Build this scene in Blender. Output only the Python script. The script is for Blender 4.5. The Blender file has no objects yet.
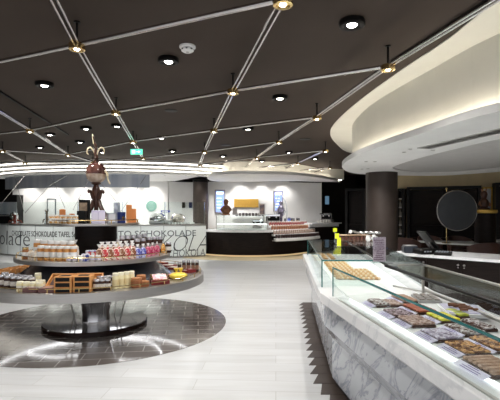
import bpy, math, random
from mathutils import Vector, Matrix
random.seed(7)
PI = math.pi
S = bpy.context.scene
COL = S.collection
CH = 1.6          # eye height
F = 430.0         # focal length in pixels of a 500 px wide picture
HY = 212.0        # row of the horizon

def G(px, py, z):                      # point of the horizontal plane at height z seen at a pixel
    d = (z-CH)*F/(HY-py)
    return ((px-250)*d/F, d)
def GX(px, d): return (px-250)*d/F
def GZ(py, d): return CH+(HY-py)*d/F

# ------------------------------------------------------------------ materials
MATS = {}
def mat(name, col, rough=.5, metal=0, emit=None, es=0, trans=0, ior=1.45, alpha=1, coat=0, col2=None, scale=6, kind='noise', bump=0, spec=None, stretch=None, contrast=(.35,.65)):
    if name in MATS: return MATS[name]
    m = bpy.data.materials.new(name); m.use_nodes = True
    nt = m.node_tree; N = nt.nodes; L = nt.links
    b = N['Principled BSDF']
    c4 = lambda c: (c[0], c[1], c[2], 1)
    b.inputs['Base Color'].default_value = c4(col)
    b.inputs['Roughness'].default_value = rough
    b.inputs['Metallic'].default_value = metal
    b.inputs['IOR'].default_value = ior
    if trans: b.inputs['Transmission Weight'].default_value = trans
    if alpha < 1: b.inputs['Alpha'].default_value = alpha
    if coat: b.inputs['Coat Weight'].default_value = coat
    if spec is not None: b.inputs['Specular IOR Level'].default_value = spec
    if emit:
        b.inputs['Emission Color'].default_value = c4(emit); b.inputs['Emission Strength'].default_value = es
    tc = N.new('ShaderNodeTexCoord'); mp = N.new('ShaderNodeMapping')
    L.new(tc.outputs['Object'], mp.inputs['Vector'])
    if stretch: mp.inputs['Scale'].default_value = stretch
    if col2 is None and not emit:      # every surface gets a faint natural variation
        col2 = tuple(min(1, v*1.06+.002) for v in col)
    if col2 is not None:
        if kind == 'voronoi':
            t = N.new('ShaderNodeTexVoronoi'); t.inputs['Scale'].default_value = scale; out = t.outputs['Color']
            sp = N.new('ShaderNodeSeparateColor'); L.new(out, sp.inputs[0]); out = sp.outputs[0]
        elif kind == 'wave':
            t = N.new('ShaderNodeTexWave'); t.inputs['Scale'].default_value = scale; t.inputs['Distortion'].default_value = 2; out = t.outputs['Fac']
        else:
            t = N.new('ShaderNodeTexNoise'); t.inputs['Scale'].default_value = scale; t.inputs['Detail'].default_value = 3; out = t.outputs['Fac']
        L.new(mp.outputs[0], t.inputs['Vector'])
        r = N.new('ShaderNodeValToRGB')
        r.color_ramp.elements[0].position = contrast[0]; r.color_ramp.elements[1].position = contrast[1]
        r.color_ramp.elements[0].color = c4(col); r.color_ramp.elements[1].color = c4(col2)
        L.new(out, r.inputs[0]); L.new(r.outputs[0], b.inputs['Base Color'])
        if bump:
            bp = N.new('ShaderNodeBump'); bp.inputs['Strength'].default_value = bump; bp.inputs['Distance'].default_value = .01
            L.new(out, bp.inputs['Height']); L.new(bp.outputs[0], b.inputs['Normal'])
    MATS[name] = m
    return m

def brick(name, c1, c2, mortar, w, h, ms, rough, rot=0, bump=.1, grain=None):
    m = bpy.data.materials.new(name); m.use_nodes = True
    nt = m.node_tree; N = nt.nodes; L = nt.links; b = N['Principled BSDF']
    tc = N.new('ShaderNodeTexCoord'); mp = N.new('ShaderNodeMapping'); mp.inputs['Rotation'].default_value = (0,0,rot)
    L.new(tc.outputs['Object'], mp.inputs['Vector'])
    t = N.new('ShaderNodeTexBrick')
    t.inputs['Color1'].default_value = (*c1,1); t.inputs['Color2'].default_value = (*c2,1); t.inputs['Mortar'].default_value = (*mortar,1)
    t.inputs['Scale'].default_value = 1; t.inputs['Brick Width'].default_value = w; t.inputs['Row Height'].default_value = h
    t.inputs['Mortar Size'].default_value = ms; t.inputs['Mortar Smooth'].default_value = .3
    L.new(mp.outputs[0], t.inputs['Vector'])
    out = t.outputs['Color']
    if grain:
        mp2 = N.new('ShaderNodeMapping'); mp2.inputs['Rotation'].default_value = (0,0,rot); mp2.inputs['Scale'].default_value = grain
        L.new(tc.outputs['Object'], mp2.inputs['Vector'])
        n = N.new('ShaderNodeTexNoise'); n.inputs['Scale'].default_value = 3; n.inputs['Detail'].default_value = 5
        L.new(mp2.outputs[0], n.inputs['Vector'])
        rr = N.new('ShaderNodeValToRGB'); rr.color_ramp.elements[0].position=.3; rr.color_ramp.elements[1].position=.7
        rr.color_ramp.elements[0].color=(.86,.85,.83,1); rr.color_ramp.elements[1].color=(1,1,1,1)
        L.new(n.outputs['Fac'], rr.inputs[0])
        mx = N.new('ShaderNodeMix'); mx.data_type='RGBA'; mx.blend_type='MULTIPLY'; mx.inputs[0].default_value=1
        L.new(out, mx.inputs[6]); L.new(rr.outputs[0], mx.inputs[7]); out = mx.outputs[2]
    L.new(out, b.inputs['Base Color'])
    b.inputs['Roughness'].default_value = rough
    if bump:
        bp = N.new('ShaderNodeBump'); bp.inputs['Strength'].default_value = bump; bp.inputs['Distance'].default_value=.003; bp.invert = True
        L.new(t.outputs['Fac'], bp.inputs['Height']); L.new(bp.outputs[0], b.inputs['Normal'])
    MATS[name] = m
    return m

def marble(name, base, vein, scale, amount=.04, rough=.12):
    m = bpy.data.materials.new(name); m.use_nodes = True
    nt = m.node_tree; N = nt.nodes; L = nt.links; b = N['Principled BSDF']
    tc = N.new('ShaderNodeTexCoord'); mp = N.new('ShaderNodeMapping'); mp0 = N.new('ShaderNodeMapping'); mp0.inputs['Rotation'].default_value=(.75,.2,.1)
    mp.inputs['Scale'].default_value=(.8,.5,1.5)
    L.new(tc.outputs['Object'], mp0.inputs['Vector']); L.new(mp0.outputs[0], mp.inputs['Vector'])
    n = N.new('ShaderNodeTexNoise'); n.inputs['Scale'].default_value=scale; n.inputs['Detail'].default_value=8; n.inputs['Distortion'].default_value=.7; n.inputs['Roughness'].default_value=.62
    L.new(mp.outputs[0], n.inputs['Vector'])
    r = N.new('ShaderNodeValToRGB'); e = r.color_ramp.elements
    e[0].position=.5-amount*2; e[0].color=(*base,1); e[1].position=.5+amount; e[1].color=(*base,1)
    k = e.new(.5); k.color=(*vein,1)
    L.new(n.outputs['Fac'], r.inputs[0])
    n2 = N.new('ShaderNodeTexNoise'); n2.inputs['Scale'].default_value=scale*.6; n2.inputs['Detail'].default_value=3
    L.new(mp.outputs[0], n2.inputs['Vector'])
    r2 = N.new('ShaderNodeValToRGB'); r2.color_ramp.elements[0].position=.3; r2.color_ramp.elements[1].position=.65
    g = [ (a*2+v)/3/max(a,.01) for a,v in zip(base,vein)]
    r2.color_ramp.elements[0].color=(*g,1); r2.color_ramp.elements[1].color=(1,1,1,1)
    L.new(n2.outputs['Fac'], r2.inputs[0])
    mx = N.new('ShaderNodeMix'); mx.data_type='RGBA'; mx.blend_type='MULTIPLY'; mx.inputs[0].default_value=1
    L.new(r.outputs[0], mx.inputs[6]); L.new(r2.outputs[0], mx.inputs[7]); L.new(mx.outputs[2], b.inputs['Base Color'])
    b.inputs['Roughness'].default_value=rough
    MATS[name]=m
    return m

def glassmat(name, tint=(.9,.97,.95), refl=.04, rough=.02):
    m = bpy.data.materials.new(name); m.use_nodes = True
    nt = m.node_tree; N = nt.nodes; L = nt.links
    N.remove(N['Principled BSDF'])
    tr = N.new('ShaderNodeBsdfTransparent'); gl = N.new('ShaderNodeBsdfGlossy'); mx = N.new('ShaderNodeMixShader'); fr = N.new('ShaderNodeLayerWeight'); pw = N.new('ShaderNodeMath'); pw.operation='POWER'; pw.inputs[1].default_value=4.0; fr.inputs[0].default_value=.5
    no = N.new('ShaderNodeTexNoise'); no.inputs['Scale'].default_value = 2
    r = N.new('ShaderNodeValToRGB'); r.color_ramp.elements[0].color=(*tint,1); r.color_ramp.elements[1].color=(*[min(1,t*1.02) for t in tint],1)
    L.new(no.outputs['Fac'], r.inputs[0]); L.new(r.outputs[0], tr.inputs[0])
    gl.inputs['Roughness'].default_value=rough
    ma = N.new('ShaderNodeMath'); ma.operation='MULTIPLY_ADD'; ma.inputs[1].default_value=.32; ma.inputs[2].default_value=refl
    L.new(fr.outputs[1], pw.inputs[0]); L.new(pw.outputs[0], ma.inputs[0]); L.new(ma.outputs[0], mx.inputs[0])
    L.new(tr.outputs[0], mx.inputs[1]); L.new(gl.outputs[0], mx.inputs[2])
    L.new(mx.outputs[0], N['Material Output'].inputs['Surface'])
    MATS[name]=m
    return m

M_ceil = mat('ceiling_paint', (.062,.046,.037), .8, col2=(.069,.052,.042), scale=1.2, spec=.25)
M_floor = brick('pale_plank_floor', (.68,.69,.70), (.61,.62,.63), (.52,.52,.51), 1.5, .24, .004, .28, rot=.06, bump=.04, grain=(.35,3,1))
M_tile = brick('dark_slate_tile', (.125,.105,.094), (.10,.085,.077), (.30,.28,.26), .42, .21, .007, .09, rot=-.12, bump=.05)
M_tile2 = mat('dark_brown_tile', (.052,.038,.032), .4, col2=(.064,.048,.04), scale=8, spec=.3)
M_tan = mat('tan_strip', (.60,.49,.31), .4, col2=(.64,.53,.35), scale=8)
M_marble = marble('grey_veined_marble', (.50,.52,.555), (.25,.27,.32), 4.2, .03)
M_marble_top = marble('white_marble', (.88,.88,.89), (.74,.75,.77), 1.2, .02, rough=.2)
M_white = mat('white_lacquer', (.84,.84,.83), .35)
M_wwall = mat('white_wall_paint', (.74,.735,.72), .7, scale=2)
M_soffit = mat('white_soffit', (.80,.795,.78), .7, scale=2)
M_grey = mat('light_grey_panel', (.47,.46,.445), .7)
M_cream = mat('cream_plaster', (.72,.70,.63), .75, scale=2)
M_beige = mat('champagne_wall', (.68,.56,.34), .6, col2=(.62,.51,.31), scale=3)
M_dark = mat('espresso_veneer', (.008,.005,.0045), .5, col2=(.014,.009,.0075), scale=5, stretch=(1,1,8), spec=.2)
M_darkw = mat('dark_brown_wall', (.018,.012,.010), .6, col2=(.013,.009,.007), scale=3, spec=.2)
M_col = mat('bronze_column', (.047,.034,.028), .55, .1, col2=(.054,.040,.033), scale=4)
M_black = mat('satin_black', (.005,.0045,.0045), .45, spec=.2)
M_gloss = mat('gloss_black', (.016,.007,.005), .07, spec=.35)
M_steel = mat('brushed_steel', (.44,.42,.40), .38, 1, col2=(.50,.48,.46), scale=4, stretch=(1,1,30))
M_chrome = mat('polished_chrome', (.85,.85,.86), .1, 1)
M_rail = mat('polished_rail', (.60,.57,.56), .16, 1)
M_dmirror = mat('dark_mirror', (.20,.22,.27), .22, .9, col2=(.30,.32,.38), scale=4)
M_bmirror = mat('blue_mirror_fascia', (.42,.46,.53), .25, .4, col2=(.60,.62,.66), scale=3, stretch=(1.2,1.2,.05))
M_brass = mat('brass', (.80,.58,.26), .2, 1)
M_brass2 = mat('antique_brass', (.62,.44,.18), .25, 1)
M_gold = mat('gold_relief', (.85,.58,.15), .35, .6, col2=(.60,.38,.08), scale=14, kind='wave', stretch=(2,1,.05))
M_glass = glassmat('clear_glass', (.94,.975,.965), .03)
M_glasst = glassmat('reflective_glass', (.88,.91,.91), .06)
M_gedge = mat('green_glass_edge', (.02,.14,.14), .15)
M_letterglass = mat('pale_green_glass_wall', (.78,.84,.83), .2, col2=(.82,.87,.86), scale=1)
M_ink = mat('dark_lettering', (.03,.035,.04), .5)
M_ink2 = mat('grey_lettering', (.14,.16,.17), .5)
M_led = mat('led_strip', (1,1,1), .5, emit=(1,.95,.84), es=4.5)
M_ledc = mat('cove_led', (1,1,1), .5, emit=(1,.92,.78), es=9)
M_leddisp = mat('display_led', (1,1,1), .5, emit=(.95,.97,1), es=1.3)
M_lamp = mat('lamp_face', (1,1,1), .5, emit=(1,.95,.86), es=14)
M_screen = mat('blue_screen', (.05,.08,.5), .3, emit=(.22,.32,1.0), es=1.3)
M_screenw = mat('screen_picture', (.5,.6,.9), .3, emit=(.65,.8,1.0), es=1.6)
M_exit = mat('exit_green', (.05,.5,.3), .4, emit=(.12,.72,.48), es=1.0)
M_exitw = mat('exit_white', (.9,.9,.9), .4, emit=(.8,1,.9), es=1.2)
M_teal = mat('teal_disc_paint', (.22,.42,.35), .5)
M_choc = mat('dark_chocolate', (.050,.018,.010), .35, col2=(.075,.03,.018), scale=8)
M_choc2 = mat('milk_chocolate', (.19,.075,.035), .4, col2=(.25,.11,.055), scale=10)
M_wchoc = mat('white_chocolate', (.72,.62,.42), .4)
M_kraft = mat('kraft_board', (.60,.27,.08), .6, col2=(.66,.32,.11), scale=12)
M_kraft2 = mat('orange_board', (.62,.22,.06), .55)
M_leather = mat('maroon_leather', (.075,.034,.028), .4, spec=.5)
M_leather2 = mat('tan_leather', (.24,.10,.055), .4)
M_yellow = mat('neon_yellow_card', (.74,.80,.02), .5)
M_lilac = mat('lilac_card', (.60,.56,.74), .5, col2=(.68,.65,.80), scale=9)
M_cream2 = mat('cream_wax', (.84,.76,.48), .45)
M_navy = mat('navy_card', (.012,.025,.11), .4)
M_redcard = mat('deep_red_card', (.16,.012,.012), .4)
M_pink = mat('pink_white_label', (.75,.35,.42), .5, col2=(.85,.75,.72), scale=30, kind='voronoi')
M_yfoil = mat('yellow_foil', (.80,.58,.05), .3, .2, col2=(.9,.72,.12), scale=25, bump=.5)
M_silver = mat('silver_foil', (.55,.58,.62), .28, .6, col2=(.3,.33,.38), scale=12)

# ------------------------------------------------------------------ mesh builder
class MB:
    def __init__(s): s.v=[]; s.f=[]; s.sm=[]
    def add(s, vs, fs, smooth=False):
        o=len(s.v); s.v+= [tuple(p) for p in vs]; s.f+=[tuple(i+o for i in f) for f in fs]; s.sm+=[smooth]*len(fs); return s
    def box(s, c, d, rz=0, rx=0, ry=0, taper=1, bev=0):
        x,y,z=[k/2 for k in d]
        R=Matrix.Rotation(rz,3,'Z')@Matrix.Rotation(ry,3,'Y')@Matrix.Rotation(rx,3,'X'); C=Vector(c)
        if bev<=0:
            vs=[C+R@Vector(((a*x if e<0 else a*x*taper),(b*y if e<0 else b*y*taper),e*z)) for e in(-1,1) for a,b in((-1,-1),(1,-1),(1,1),(-1,1))]
            return s.add(vs,[(3,2,1,0),(4,5,6,7),(0,1,5,4),(1,2,6,5),(2,3,7,6),(3,0,4,7)])
        b=min(bev,x*.9,y*.9,z*.9); rings=[]
        def oct8(X,Y,Z,k):
            return [(-X+k,-Y,Z),(X-k,-Y,Z),(X,-Y+k,Z),(X,Y-k,Z),(X-k,Y,Z),(-X+k,Y,Z),(-X,Y-k,Z),(-X,-Y+k,Z)]
        vs=oct8(x-b,y-b,-z,b*.3)+oct8(x,y,-z+b,b)+oct8(x*taper,y*taper,z-b,b)+oct8((x-b)*taper,(y-b)*taper,z,b*.3)
        vs=[C+R@Vector(p) for p in vs]
        fs=[tuple(range(7,-1,-1)),tuple(range(24,32))]
        for k in range(3):
            for i in range(8): j=(i+1)%8; fs.append((k*8+i,k*8+j,k*8+8+j,k*8+8+i))
        return s.add(vs,fs)
    def lathe(s, prof, n=24, c=(0,0,0), smooth=True, sx=1, sy=1, a0=0, a1=None):
        closed = a1 is None
        m = n if closed else n+1
        A=[a0+(2*PI if closed else a1-a0)*i/n for i in range(m)]
        vs=[(c[0]+r*math.cos(a)*sx,c[1]+r*math.sin(a)*sy,c[2]+z) for r,z in prof for a in A]
        fs=[]
        for k in range(len(prof)-1):
            for i in range(n):
                j=(i+1)%m; fs.append((k*m+i,k*m+j,k*m+m+j,k*m+m+i))
        if closed:
            if prof[0][0]>1e-5: fs.append(tuple(range(m-1,-1,-1)))
            if prof[-1][0]>1e-5: fs.append(tuple((len(prof)-1)*m+i for i in range(m)))
        o=len(s.f); s.add(vs,fs,smooth)
        if closed:
            for q in range(o+n*(len(prof)-1),len(s.f)): s.sm[q]=False
        return s
    def cyl(s, p0, p1, r0, r1=None, n=12, smooth=True):
        if r1 is None: r1=r0
        p0=Vector(p0); p1=Vector(p1); d=(p1-p0); 
        if d.length<1e-6: return s
        q=d.to_track_quat('Z','Y'); vs=[]
        for p,r in((p0,r0),(p1,r1)):
            for i in range(n):
                a=2*PI*i/n; vs.append(p+q@Vector((r*math.cos(a),r*math.sin(a),0)))
        s.add(vs,[(i,(i+1)%n,n+(i+1)%n,n+i) for i in range(n)],smooth)
        o=len(s.v)-2*n
        s.f+= [tuple(o+i for i in range(n-1,-1,-1)),tuple(o+n+i for i in range(n))]; s.sm+=[False,False]
        return s
    def tube(s, pts, r, n=8, closed=False):
        P=[Vector(p) for p in pts]; m=len(P)
        rr = r if hasattr(r,'__len__') else [r]*m
        vs=[]; up=Vector((0,0,1))
        for i,p in enumerate(P):
            a=P[(i-1)%m] if (closed or i>0) else p; b=P[(i+1)%m] if (closed or i<m-1) else p
            t=(b-a).normalized()
            u=up-t*up.dot(t)
            if u.length<.05: u=Vector((0,1,0))-t*t.y
            u.normalize(); w=t.cross(u)
            for k in range(n):
                g=2*PI*k/n; vs.append(p+(u*math.cos(g)+w*math.sin(g))*rr[i])
        fs=[]
        for i in range(m if closed else m-1):
            for k in range(n):
                j=(i+1)%m; l=(k+1)%n; fs.append((i*n+k,j*n+k,j*n+l,i*n+l))
        s.add(vs,fs,True)
        if not closed:
            o=len(s.v)-m*n; s.f+=[tuple(o+k for k in range(n)),tuple(o+(m-1)*n+k for k in range(n-1,-1,-1))]; s.sm+=[False,False]
        return s
    def sphere(s, c, r, n=14, m=10, sc=(1,1,1)):
        prof=[(max(r*math.sin(PI*k/m),0 if k in(0,m) else 0),-r*math.cos(PI*k/m)) for k in range(m+1)]
        prof=[(p[0]*sc[0],p[1]*sc[2]) for p in prof]; prof[0]=(1e-4,prof[0][1]); prof[-1]=(1e-4,prof[-1][1])
        return s.lathe(prof,n,c,True,1,sc[1]/sc[0])
    def prism(s, poly, z0, z1):
        n=len(poly); vs=[(x,y,z0) for x,y in poly]+[(x,y,z1) for x,y in poly]
        return s.add(vs,[tuple(range(n-1,-1,-1)),tuple(range(n,2*n))]+[(i,(i+1)%n,n+(i+1)%n,n+i) for i in range(n)])
    def band(s, A, B, z0, z1, closed=False, zb=None):
        n=len(A); zb=zb or (z0,z1); vs=[]
        for a,b in zip(A,B): vs+=[(a[0],a[1],z0),(b[0],b[1],zb[0]),(b[0],b[1],zb[1]),(a[0],a[1],z1)]
        fs=[]
        for i in range(n if closed else n-1):
            j=(i+1)%n
            for k in range(4): l=(k+1)%4; fs.append((i*4+k,j*4+k,j*4+l,i*4+l))
        if not closed: fs+=[(0,1,2,3),((n-1)*4+3,(n-1)*4+2,(n-1)*4+1,(n-1)*4)]
        return s.add(vs,fs)
    def quadwall(s, pts, z0, z1, th=.01):
        return s.band(pts, off(pts, th), z0, z1)
    def torus(s, c, R, r, n=40, m=8, axis='z', sx=1):
        pts=[]
        for i in range(n):
            a=2*PI*i/n
            if axis=='z': pts.append((c[0]+R*math.cos(a),c[1]+R*math.sin(a),c[2]))
            else: pts.append((c[0]+R*math.cos(a),c[1],c[2]+R*math.sin(a)))
        return s.tube(pts,r,m,True)
    def build(s, name, m, parent=None, world=False, **k):
        import bmesh
        v=s.v
        if world and parent is not None:
            l=parent.location; v=[(a-l.x,b-l.y,c-l.z) for a,b,c in v]
        org=Vector((0,0,0))
        if parent is None and k.get('center',True) and v:
            xs=[p[0] for p in v]; ys=[p[1] for p in v]; zs=[p[2] for p in v]
            org=Vector(((min(xs)+max(xs))/2,(min(ys)+max(ys))/2,min(zs)))
            if k.get('kind')=='structure': org=Vector((0,0,0))
            v=[(p[0]-org.x,p[1]-org.y,p[2]-org.z) for p in v]
        me=bpy.data.meshes.new(name); me.from_pydata(v,[],s.f)
        me.polygons.foreach_set('use_smooth',s.sm)
        bm=bmesh.new(); bm.from_mesh(me); bmesh.ops.recalc_face_normals(bm,faces=bm.faces); bm.to_mesh(me); bm.free()
        me.materials.append(m)
        if any(s.sm): me.set_sharp_from_angle(angle=math.radians(38))
        o=bpy.data.objects.new(name,me); COL.objects.link(o); o.location=org
        if parent is not None: o.parent=parent
        if k.get('up'): o.rotation_euler=(PI/2,0,0); o.location=(0,-.006,zc)
        for p in('label','category','group','kind'):
            if k.get(p): o[p]=k[p]
        return o

def off(pts, d, closed=False):         # offset a plan polyline to its left
    n=len(pts); out=[]
    for i,p in enumerate(pts):
        a=pts[(i-1)%n] if (closed or i>0) else p; b=pts[(i+1)%n] if (closed or i<n-1) else p
        tx,ty=b[0]-a[0],b[1]-a[1]; l=math.hypot(tx,ty) or 1
        out.append((p[0]-ty/l*d,p[1]+tx/l*d))
    return out
def spline(P, n=8, closed=False):
    out=[]; m=len(P)
    for i in range(m if closed else m-1):
        g=lambda k:P[k%m] if closed else P[max(0,min(m-1,k))]
        a,b,c,d=g(i-1),g(i),g(i+1),g(i+2)
        for k in range(n):
            t=k/n; out.append(tuple(.5*(2*b[q]+(c[q]-a[q])*t+(2*a[q]-5*b[q]+4*c[q]-d[q])*t*t+(3*b[q]-a[q]-3*c[q]+d[q])*t**3) for q in range(len(b))))
    if not closed: out.append(tuple(P[-1]))
    return out
def arc(cx,cy,R,a0,a1,n=40): return [(cx+R*math.cos(math.radians(a0+(a1-a0)*i/n)),cy+R*math.sin(math.radians(a0+(a1-a0)*i/n))) for i in range(n+1)]

def thing(name, label, cat, loc=(0,0,0), rz=0, group=None):
    o=bpy.data.objects.new(name,None); COL.objects.link(o); o.location=loc; o.rotation_euler=(0,0,rz)
    o.empty_display_size=.05; o['label']=label; o['category']=cat
    if group: o['group']=group
    return o
def dup(root, loc, rz=0, label=None, group=None, sc=None):
    r=root.copy(); COL.objects.link(r); r.location=loc; r.rotation_euler=(0,0,rz)
    if label: r['label']=label
    if group: r['group']=group
    if sc: r.scale=sc
    for ch in list(root.children):
        c=ch.copy(); COL.objects.link(c); c.parent=r
        for g in ch.children:
            d=g.copy(); COL.objects.link(d); d.parent=c
    return r
class Kind:                            # first placement moves the prototype, later ones copy it
    def __init__(s, make): s.make=make; s.p=None
    def put(s, loc, rz, label, group=None, sc=None):
        if s.p is None:
            s.p=s.make(); o=s.p; o.location=loc; o.rotation_euler=(0,0,rz); o['label']=label
            if group: o['group']=group
            if sc: o.scale=sc
            return o
        o=dup(s.p,loc,rz,label,group,sc)
        if not group and 'group' in o: del o['group']
        return o
def struct(mb, name, m): return mb.build(name,m,None,kind='structure')

# ------------------------------------------------------------------ camera
cam=bpy.data.cameras.new('camera'); co=bpy.data.objects.new('camera',cam); COL.objects.link(co)
co.location=(0,0,CH); co.rotation_euler=(PI/2,0,0); cam.sensor_width=36; cam.lens=F/500*36; cam.shift_y=(HY-200)/500
cam.clip_start=.05
S.camera=co

# ------------------------------------------------------------------ lights
def spot(x,y,z,power,size=150,blend=.8,rad=.04,col=(1,.97,.93),tgt=None):
    l=bpy.data.lights.new('downlight_or_fill_beam','SPOT'); l.energy=power; l.spot_size=math.radians(size); l.spot_blend=blend; l.shadow_soft_size=rad; l.color=col
    o=bpy.data.objects.new('downlight_or_fill_beam',l); COL.objects.link(o); o.location=(x,y,z)
    if tgt: o.rotation_euler=(Vector(tgt)-Vector((x,y,z))).to_track_quat('-Z','Y').to_euler()
    return o
w=bpy.data.worlds.new('world'); S.world=w; w.use_nodes=True
w.node_tree.nodes['Background'].inputs[0].default_value=(.93,.95,1,1); w.node_tree.nodes['Background'].inputs[1].default_value=.75

CEIL=3.33
S.view_settings.view_transform='Standard'; S.view_settings.look='None'; S.view_settings.gamma=1; S.view_settings.exposure=.62
S.view_settings.use_curve_mapping=False
# ------------------------------------------------------------------ shell
ANN=spline([(2.3,2.6),(2.02,3.48),(1.97,4.3),(1.82,5.34),(1.66,7.17),(1.70,9.1),(2.2,10.9),(3.0,12.6),(4.5,13.2),(6.0,12.3),(7.0,9),(6.8,5),(5.3,2.5),(3.4,1.9)],6,True)
DISC=spline([(2.28,3.92),(2.0,5.1),(1.79,6.4),(1.74,7.46),(1.88,8.79),(2.35,10.05),(3.0,10.6),(4.4,10.95),(5.1,10.7),(5.8,9.65),(6.4,8),(6.2,5.2),(4.9,3.3),(3.2,2.9)],8,True)
HOLE=spline([(3.15,5.45),(3.0,6.3),(2.90,7.2),(2.88,8.2),(3.02,9.1),(3.6,9.85),(4.2,10.0),(4.8,9.8),(5.2,9.0),(5.55,7.8),(5.45,6.4),(5.0,5.5),(4.3,5.05),(3.6,5.0)],8,True)
def inside(p,poly):
    x,y=p; c=False; n=len(poly)
    for i in range(n):
        a=poly[i]; b=poly[i-1]
        if (a[1]>y)!=(b[1]>y) and x<(b[0]-a[0])*(y-a[1])/(b[1]-a[1])+a[0]: c=not c
    return c
struct(MB().box((-2,9.5,-.05),(26,27,.1)),'floor',M_floor)
# ceiling, continuous slab (the oval cream ring is fixed to its underside)
struct(MB().box((-2,9.5,CEIL+.05),(26,27,.1)),'ceiling',M_ceil)
struct(MB().box((-14.9,9.5,1.66),(.2,27,3.33)),'wall_left',M_darkw)
struct(MB().box((10.9,9.5,1.66),(.2,27,3.33)),'wall_right',M_beige)
struct(MB().box((-2,22.9,1.66),(26,.2,3.33)),'wall_back',M_darkw)
# white room at the back
struct(MB().box((-4.65,18.35,1.45),(10.9,.12,2.9)).box((-1.0,18.6,1.2),(.4,.5,2.4)),'wall_back_white',M_wwall)
wr=[(-2.6,18.2),(-1.75,18.0),(3.0,18.0),(3.05,18.2)]
struct(MB().quadwall([(-1.72,18.0),(1.6,18.0),(2.3,18.0),(2.98,17.98)],0,2.86,-.12),'wall_back_cafe',M_wwall)
struct(MB().quadwall([(2.96,18.6),(2.96,20.0),(4.9,20.0)],0,3.3,.1),'wall_back_dark',M_darkw)
RW=[(5.3,14.95),(6.2,14.4),(7.06,13.95),(9,13.6),(10.8,13.4)]
struct(MB().quadwall([(4.2,15.6),(4.7,15.3)]+RW,0,3.33,.12),'wall_right_back',M_beige)
# pale soffit over the back counter and thin dark picture rail under it
struct(MB().band(arc(-5,21.6,7.15,-135,-62),arc(-5,21.6,2.9,-135,-62),2.90,2.96),'trim_1',M_soffit)
struct(MB().tube([(-3.7,18.2,2.93),(-2.6,18.15,2.87),(-1.7,17.95,2.87),(1.6,17.9,2.86),(2.9,17.5,2.80)],.02,6),'trim_2',M_black)

# floor inlays
t=MB().prism(arc(-2.15,6.2,1.8,0,360,72)[:-1],-.02,.004); t.build('tile_inlay',M_tile,None,label='round dark slate tile inlay set in the pale floor under the tiered display',category='floor inlay',center=False)
CL=[(1.11,7.35),(.86,3.95),(1.15,1.6)]      # foot line of the near counter
def foot_x(y):
    if y>4.07: return .79+(y-4.07)/(7.17-4.07)*(1.03-.79)
    return .79+(4.07-y)*.125
pl=[]; y=7.6
while y>1.5:
    pl.append((foot_x(y)-.13,y)); pl.append((foot_x(y-.24)-.21,y-.24)); y-=.24
right=[(foot_x(yy)+.2,yy) for yy in [pl[-1][1],3.9,pl[0][1]]]
mb=MB()
for i in range(0,len(pl)-1,2):
    a,b=pl[i],pl[i+1]
    mb.prism([(a[0],a[1]-.004),(b[0],b[1]+.004),(foot_x(b[1])+.2,b[1]+.004),(foot_x(a[1])+.2,a[1]-.004)],-.02,.004)
mb.build('tile_border',M_tile2,None,label='saw-toothed strip of dark brown tiles along the foot of the marble counter',category='tile border')

# ------------------------------------------------------------------ ceiling light lattice
RZ=3.10
obs={(0,-1):(77,47),(0,0):(116,113),(0,1):(133,142),(0,2):(143,158.5),(1,-1):(283,2),(1,0):(233,92),(1,1):(214,131),(1,2):(204.5,152),(1,3):(200,165.5),
(2,0):(388,68),(2,1):(317,118),(2,2):(279,142.3),(2,3):(257,158),(2,4):(243.5,170),(-1,0):(30,131),(-1,1):(68,155),(3,3):(325.5,151),(3,4):(298,163.5),(3,5):(279,173),(4,5):(330,168),(4,6):(308,175.5),(-1,-0.0):(30,131),(5,7):(332,178)}
O=(-2.068,6.634); vb=(1.806,-1.104); va=(-.48,2.55)
def node(i,j):
    if (i,j) in obs: return G(*obs[(i,j)],RZ)
    return (O[0]+i*vb[0]+j*va[0],O[1]+i*vb[1]+j*va[1])
# neighbours outside the measured set follow the lattice; keep the two measured rail slopes towards the camera
extra={(-1,-1):G(-95,94,RZ),(-1,2):G(86,168.5,RZ),(-2,1):G(-35,150,RZ),(-2,2):G(12,168,RZ),(0,-2):G(22,-60,RZ),(2,-1):(2.35,1.9),(-2,0):G(-165,172,RZ) }
extra={(-1,-1):(-3.45,4.75),(-1,2):(-4.75,13.0),(-2,1):(-6.1,10.6),(-2,2):(-6.9,13.2),(0,-2):(-1.1,1.6),(2,-1):(1.99,2.1),(-2,0):(-5.7,8.7),(1,-2):(.65,.6)}
def nd(i,j): return extra.get((i,j)) or node(i,j)
alln=set(list(obs)+list(extra))
allb={(-2,0),(-1,0),(0,0),(1,0),(2,0)}
gl='polished ceiling rail crossing the lattice between two brass lamps'
def rail(n1,n2,kind,label,group):
    a,b=nd(*n1),nd(*n2)
    dx,dy=b[0]-a[0],b[1]-a[1]; l=math.hypot(dx,dy); ux,uy=dx/l,dy/l; g=.075
    z=RZ+.02
    if kind=='single':
        MB().cyl((a[0]+ux*g,a[1]+uy*g,z),(b[0]-ux*g,b[1]-uy*g,z),.021,n=10).build('ceiling_rail',M_rail,None,label=label,category='rail',group=group)
    else:
        p=-uy*.022,ux*.022
        r=thing('ceiling_rail',label,'rail',(a[0],a[1],z),0,group)
        for s in(-1,1):
            MB().cyl((a[0]+ux*g+s*p[0],a[1]+uy*g+s*p[1],z),(b[0]-ux*g+s*p[0],b[1]-uy*g+s*p[1],z),.014,n=8).build('tube',M_rail,r,world=True)
        MB().cyl((a[0]+ux*g,a[1]+uy*g,z+.03),(b[0]-ux*g,b[1]-uy*g,z+.03),.013,n=6).build('cable_channel',M_black,r,world=True)
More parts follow.
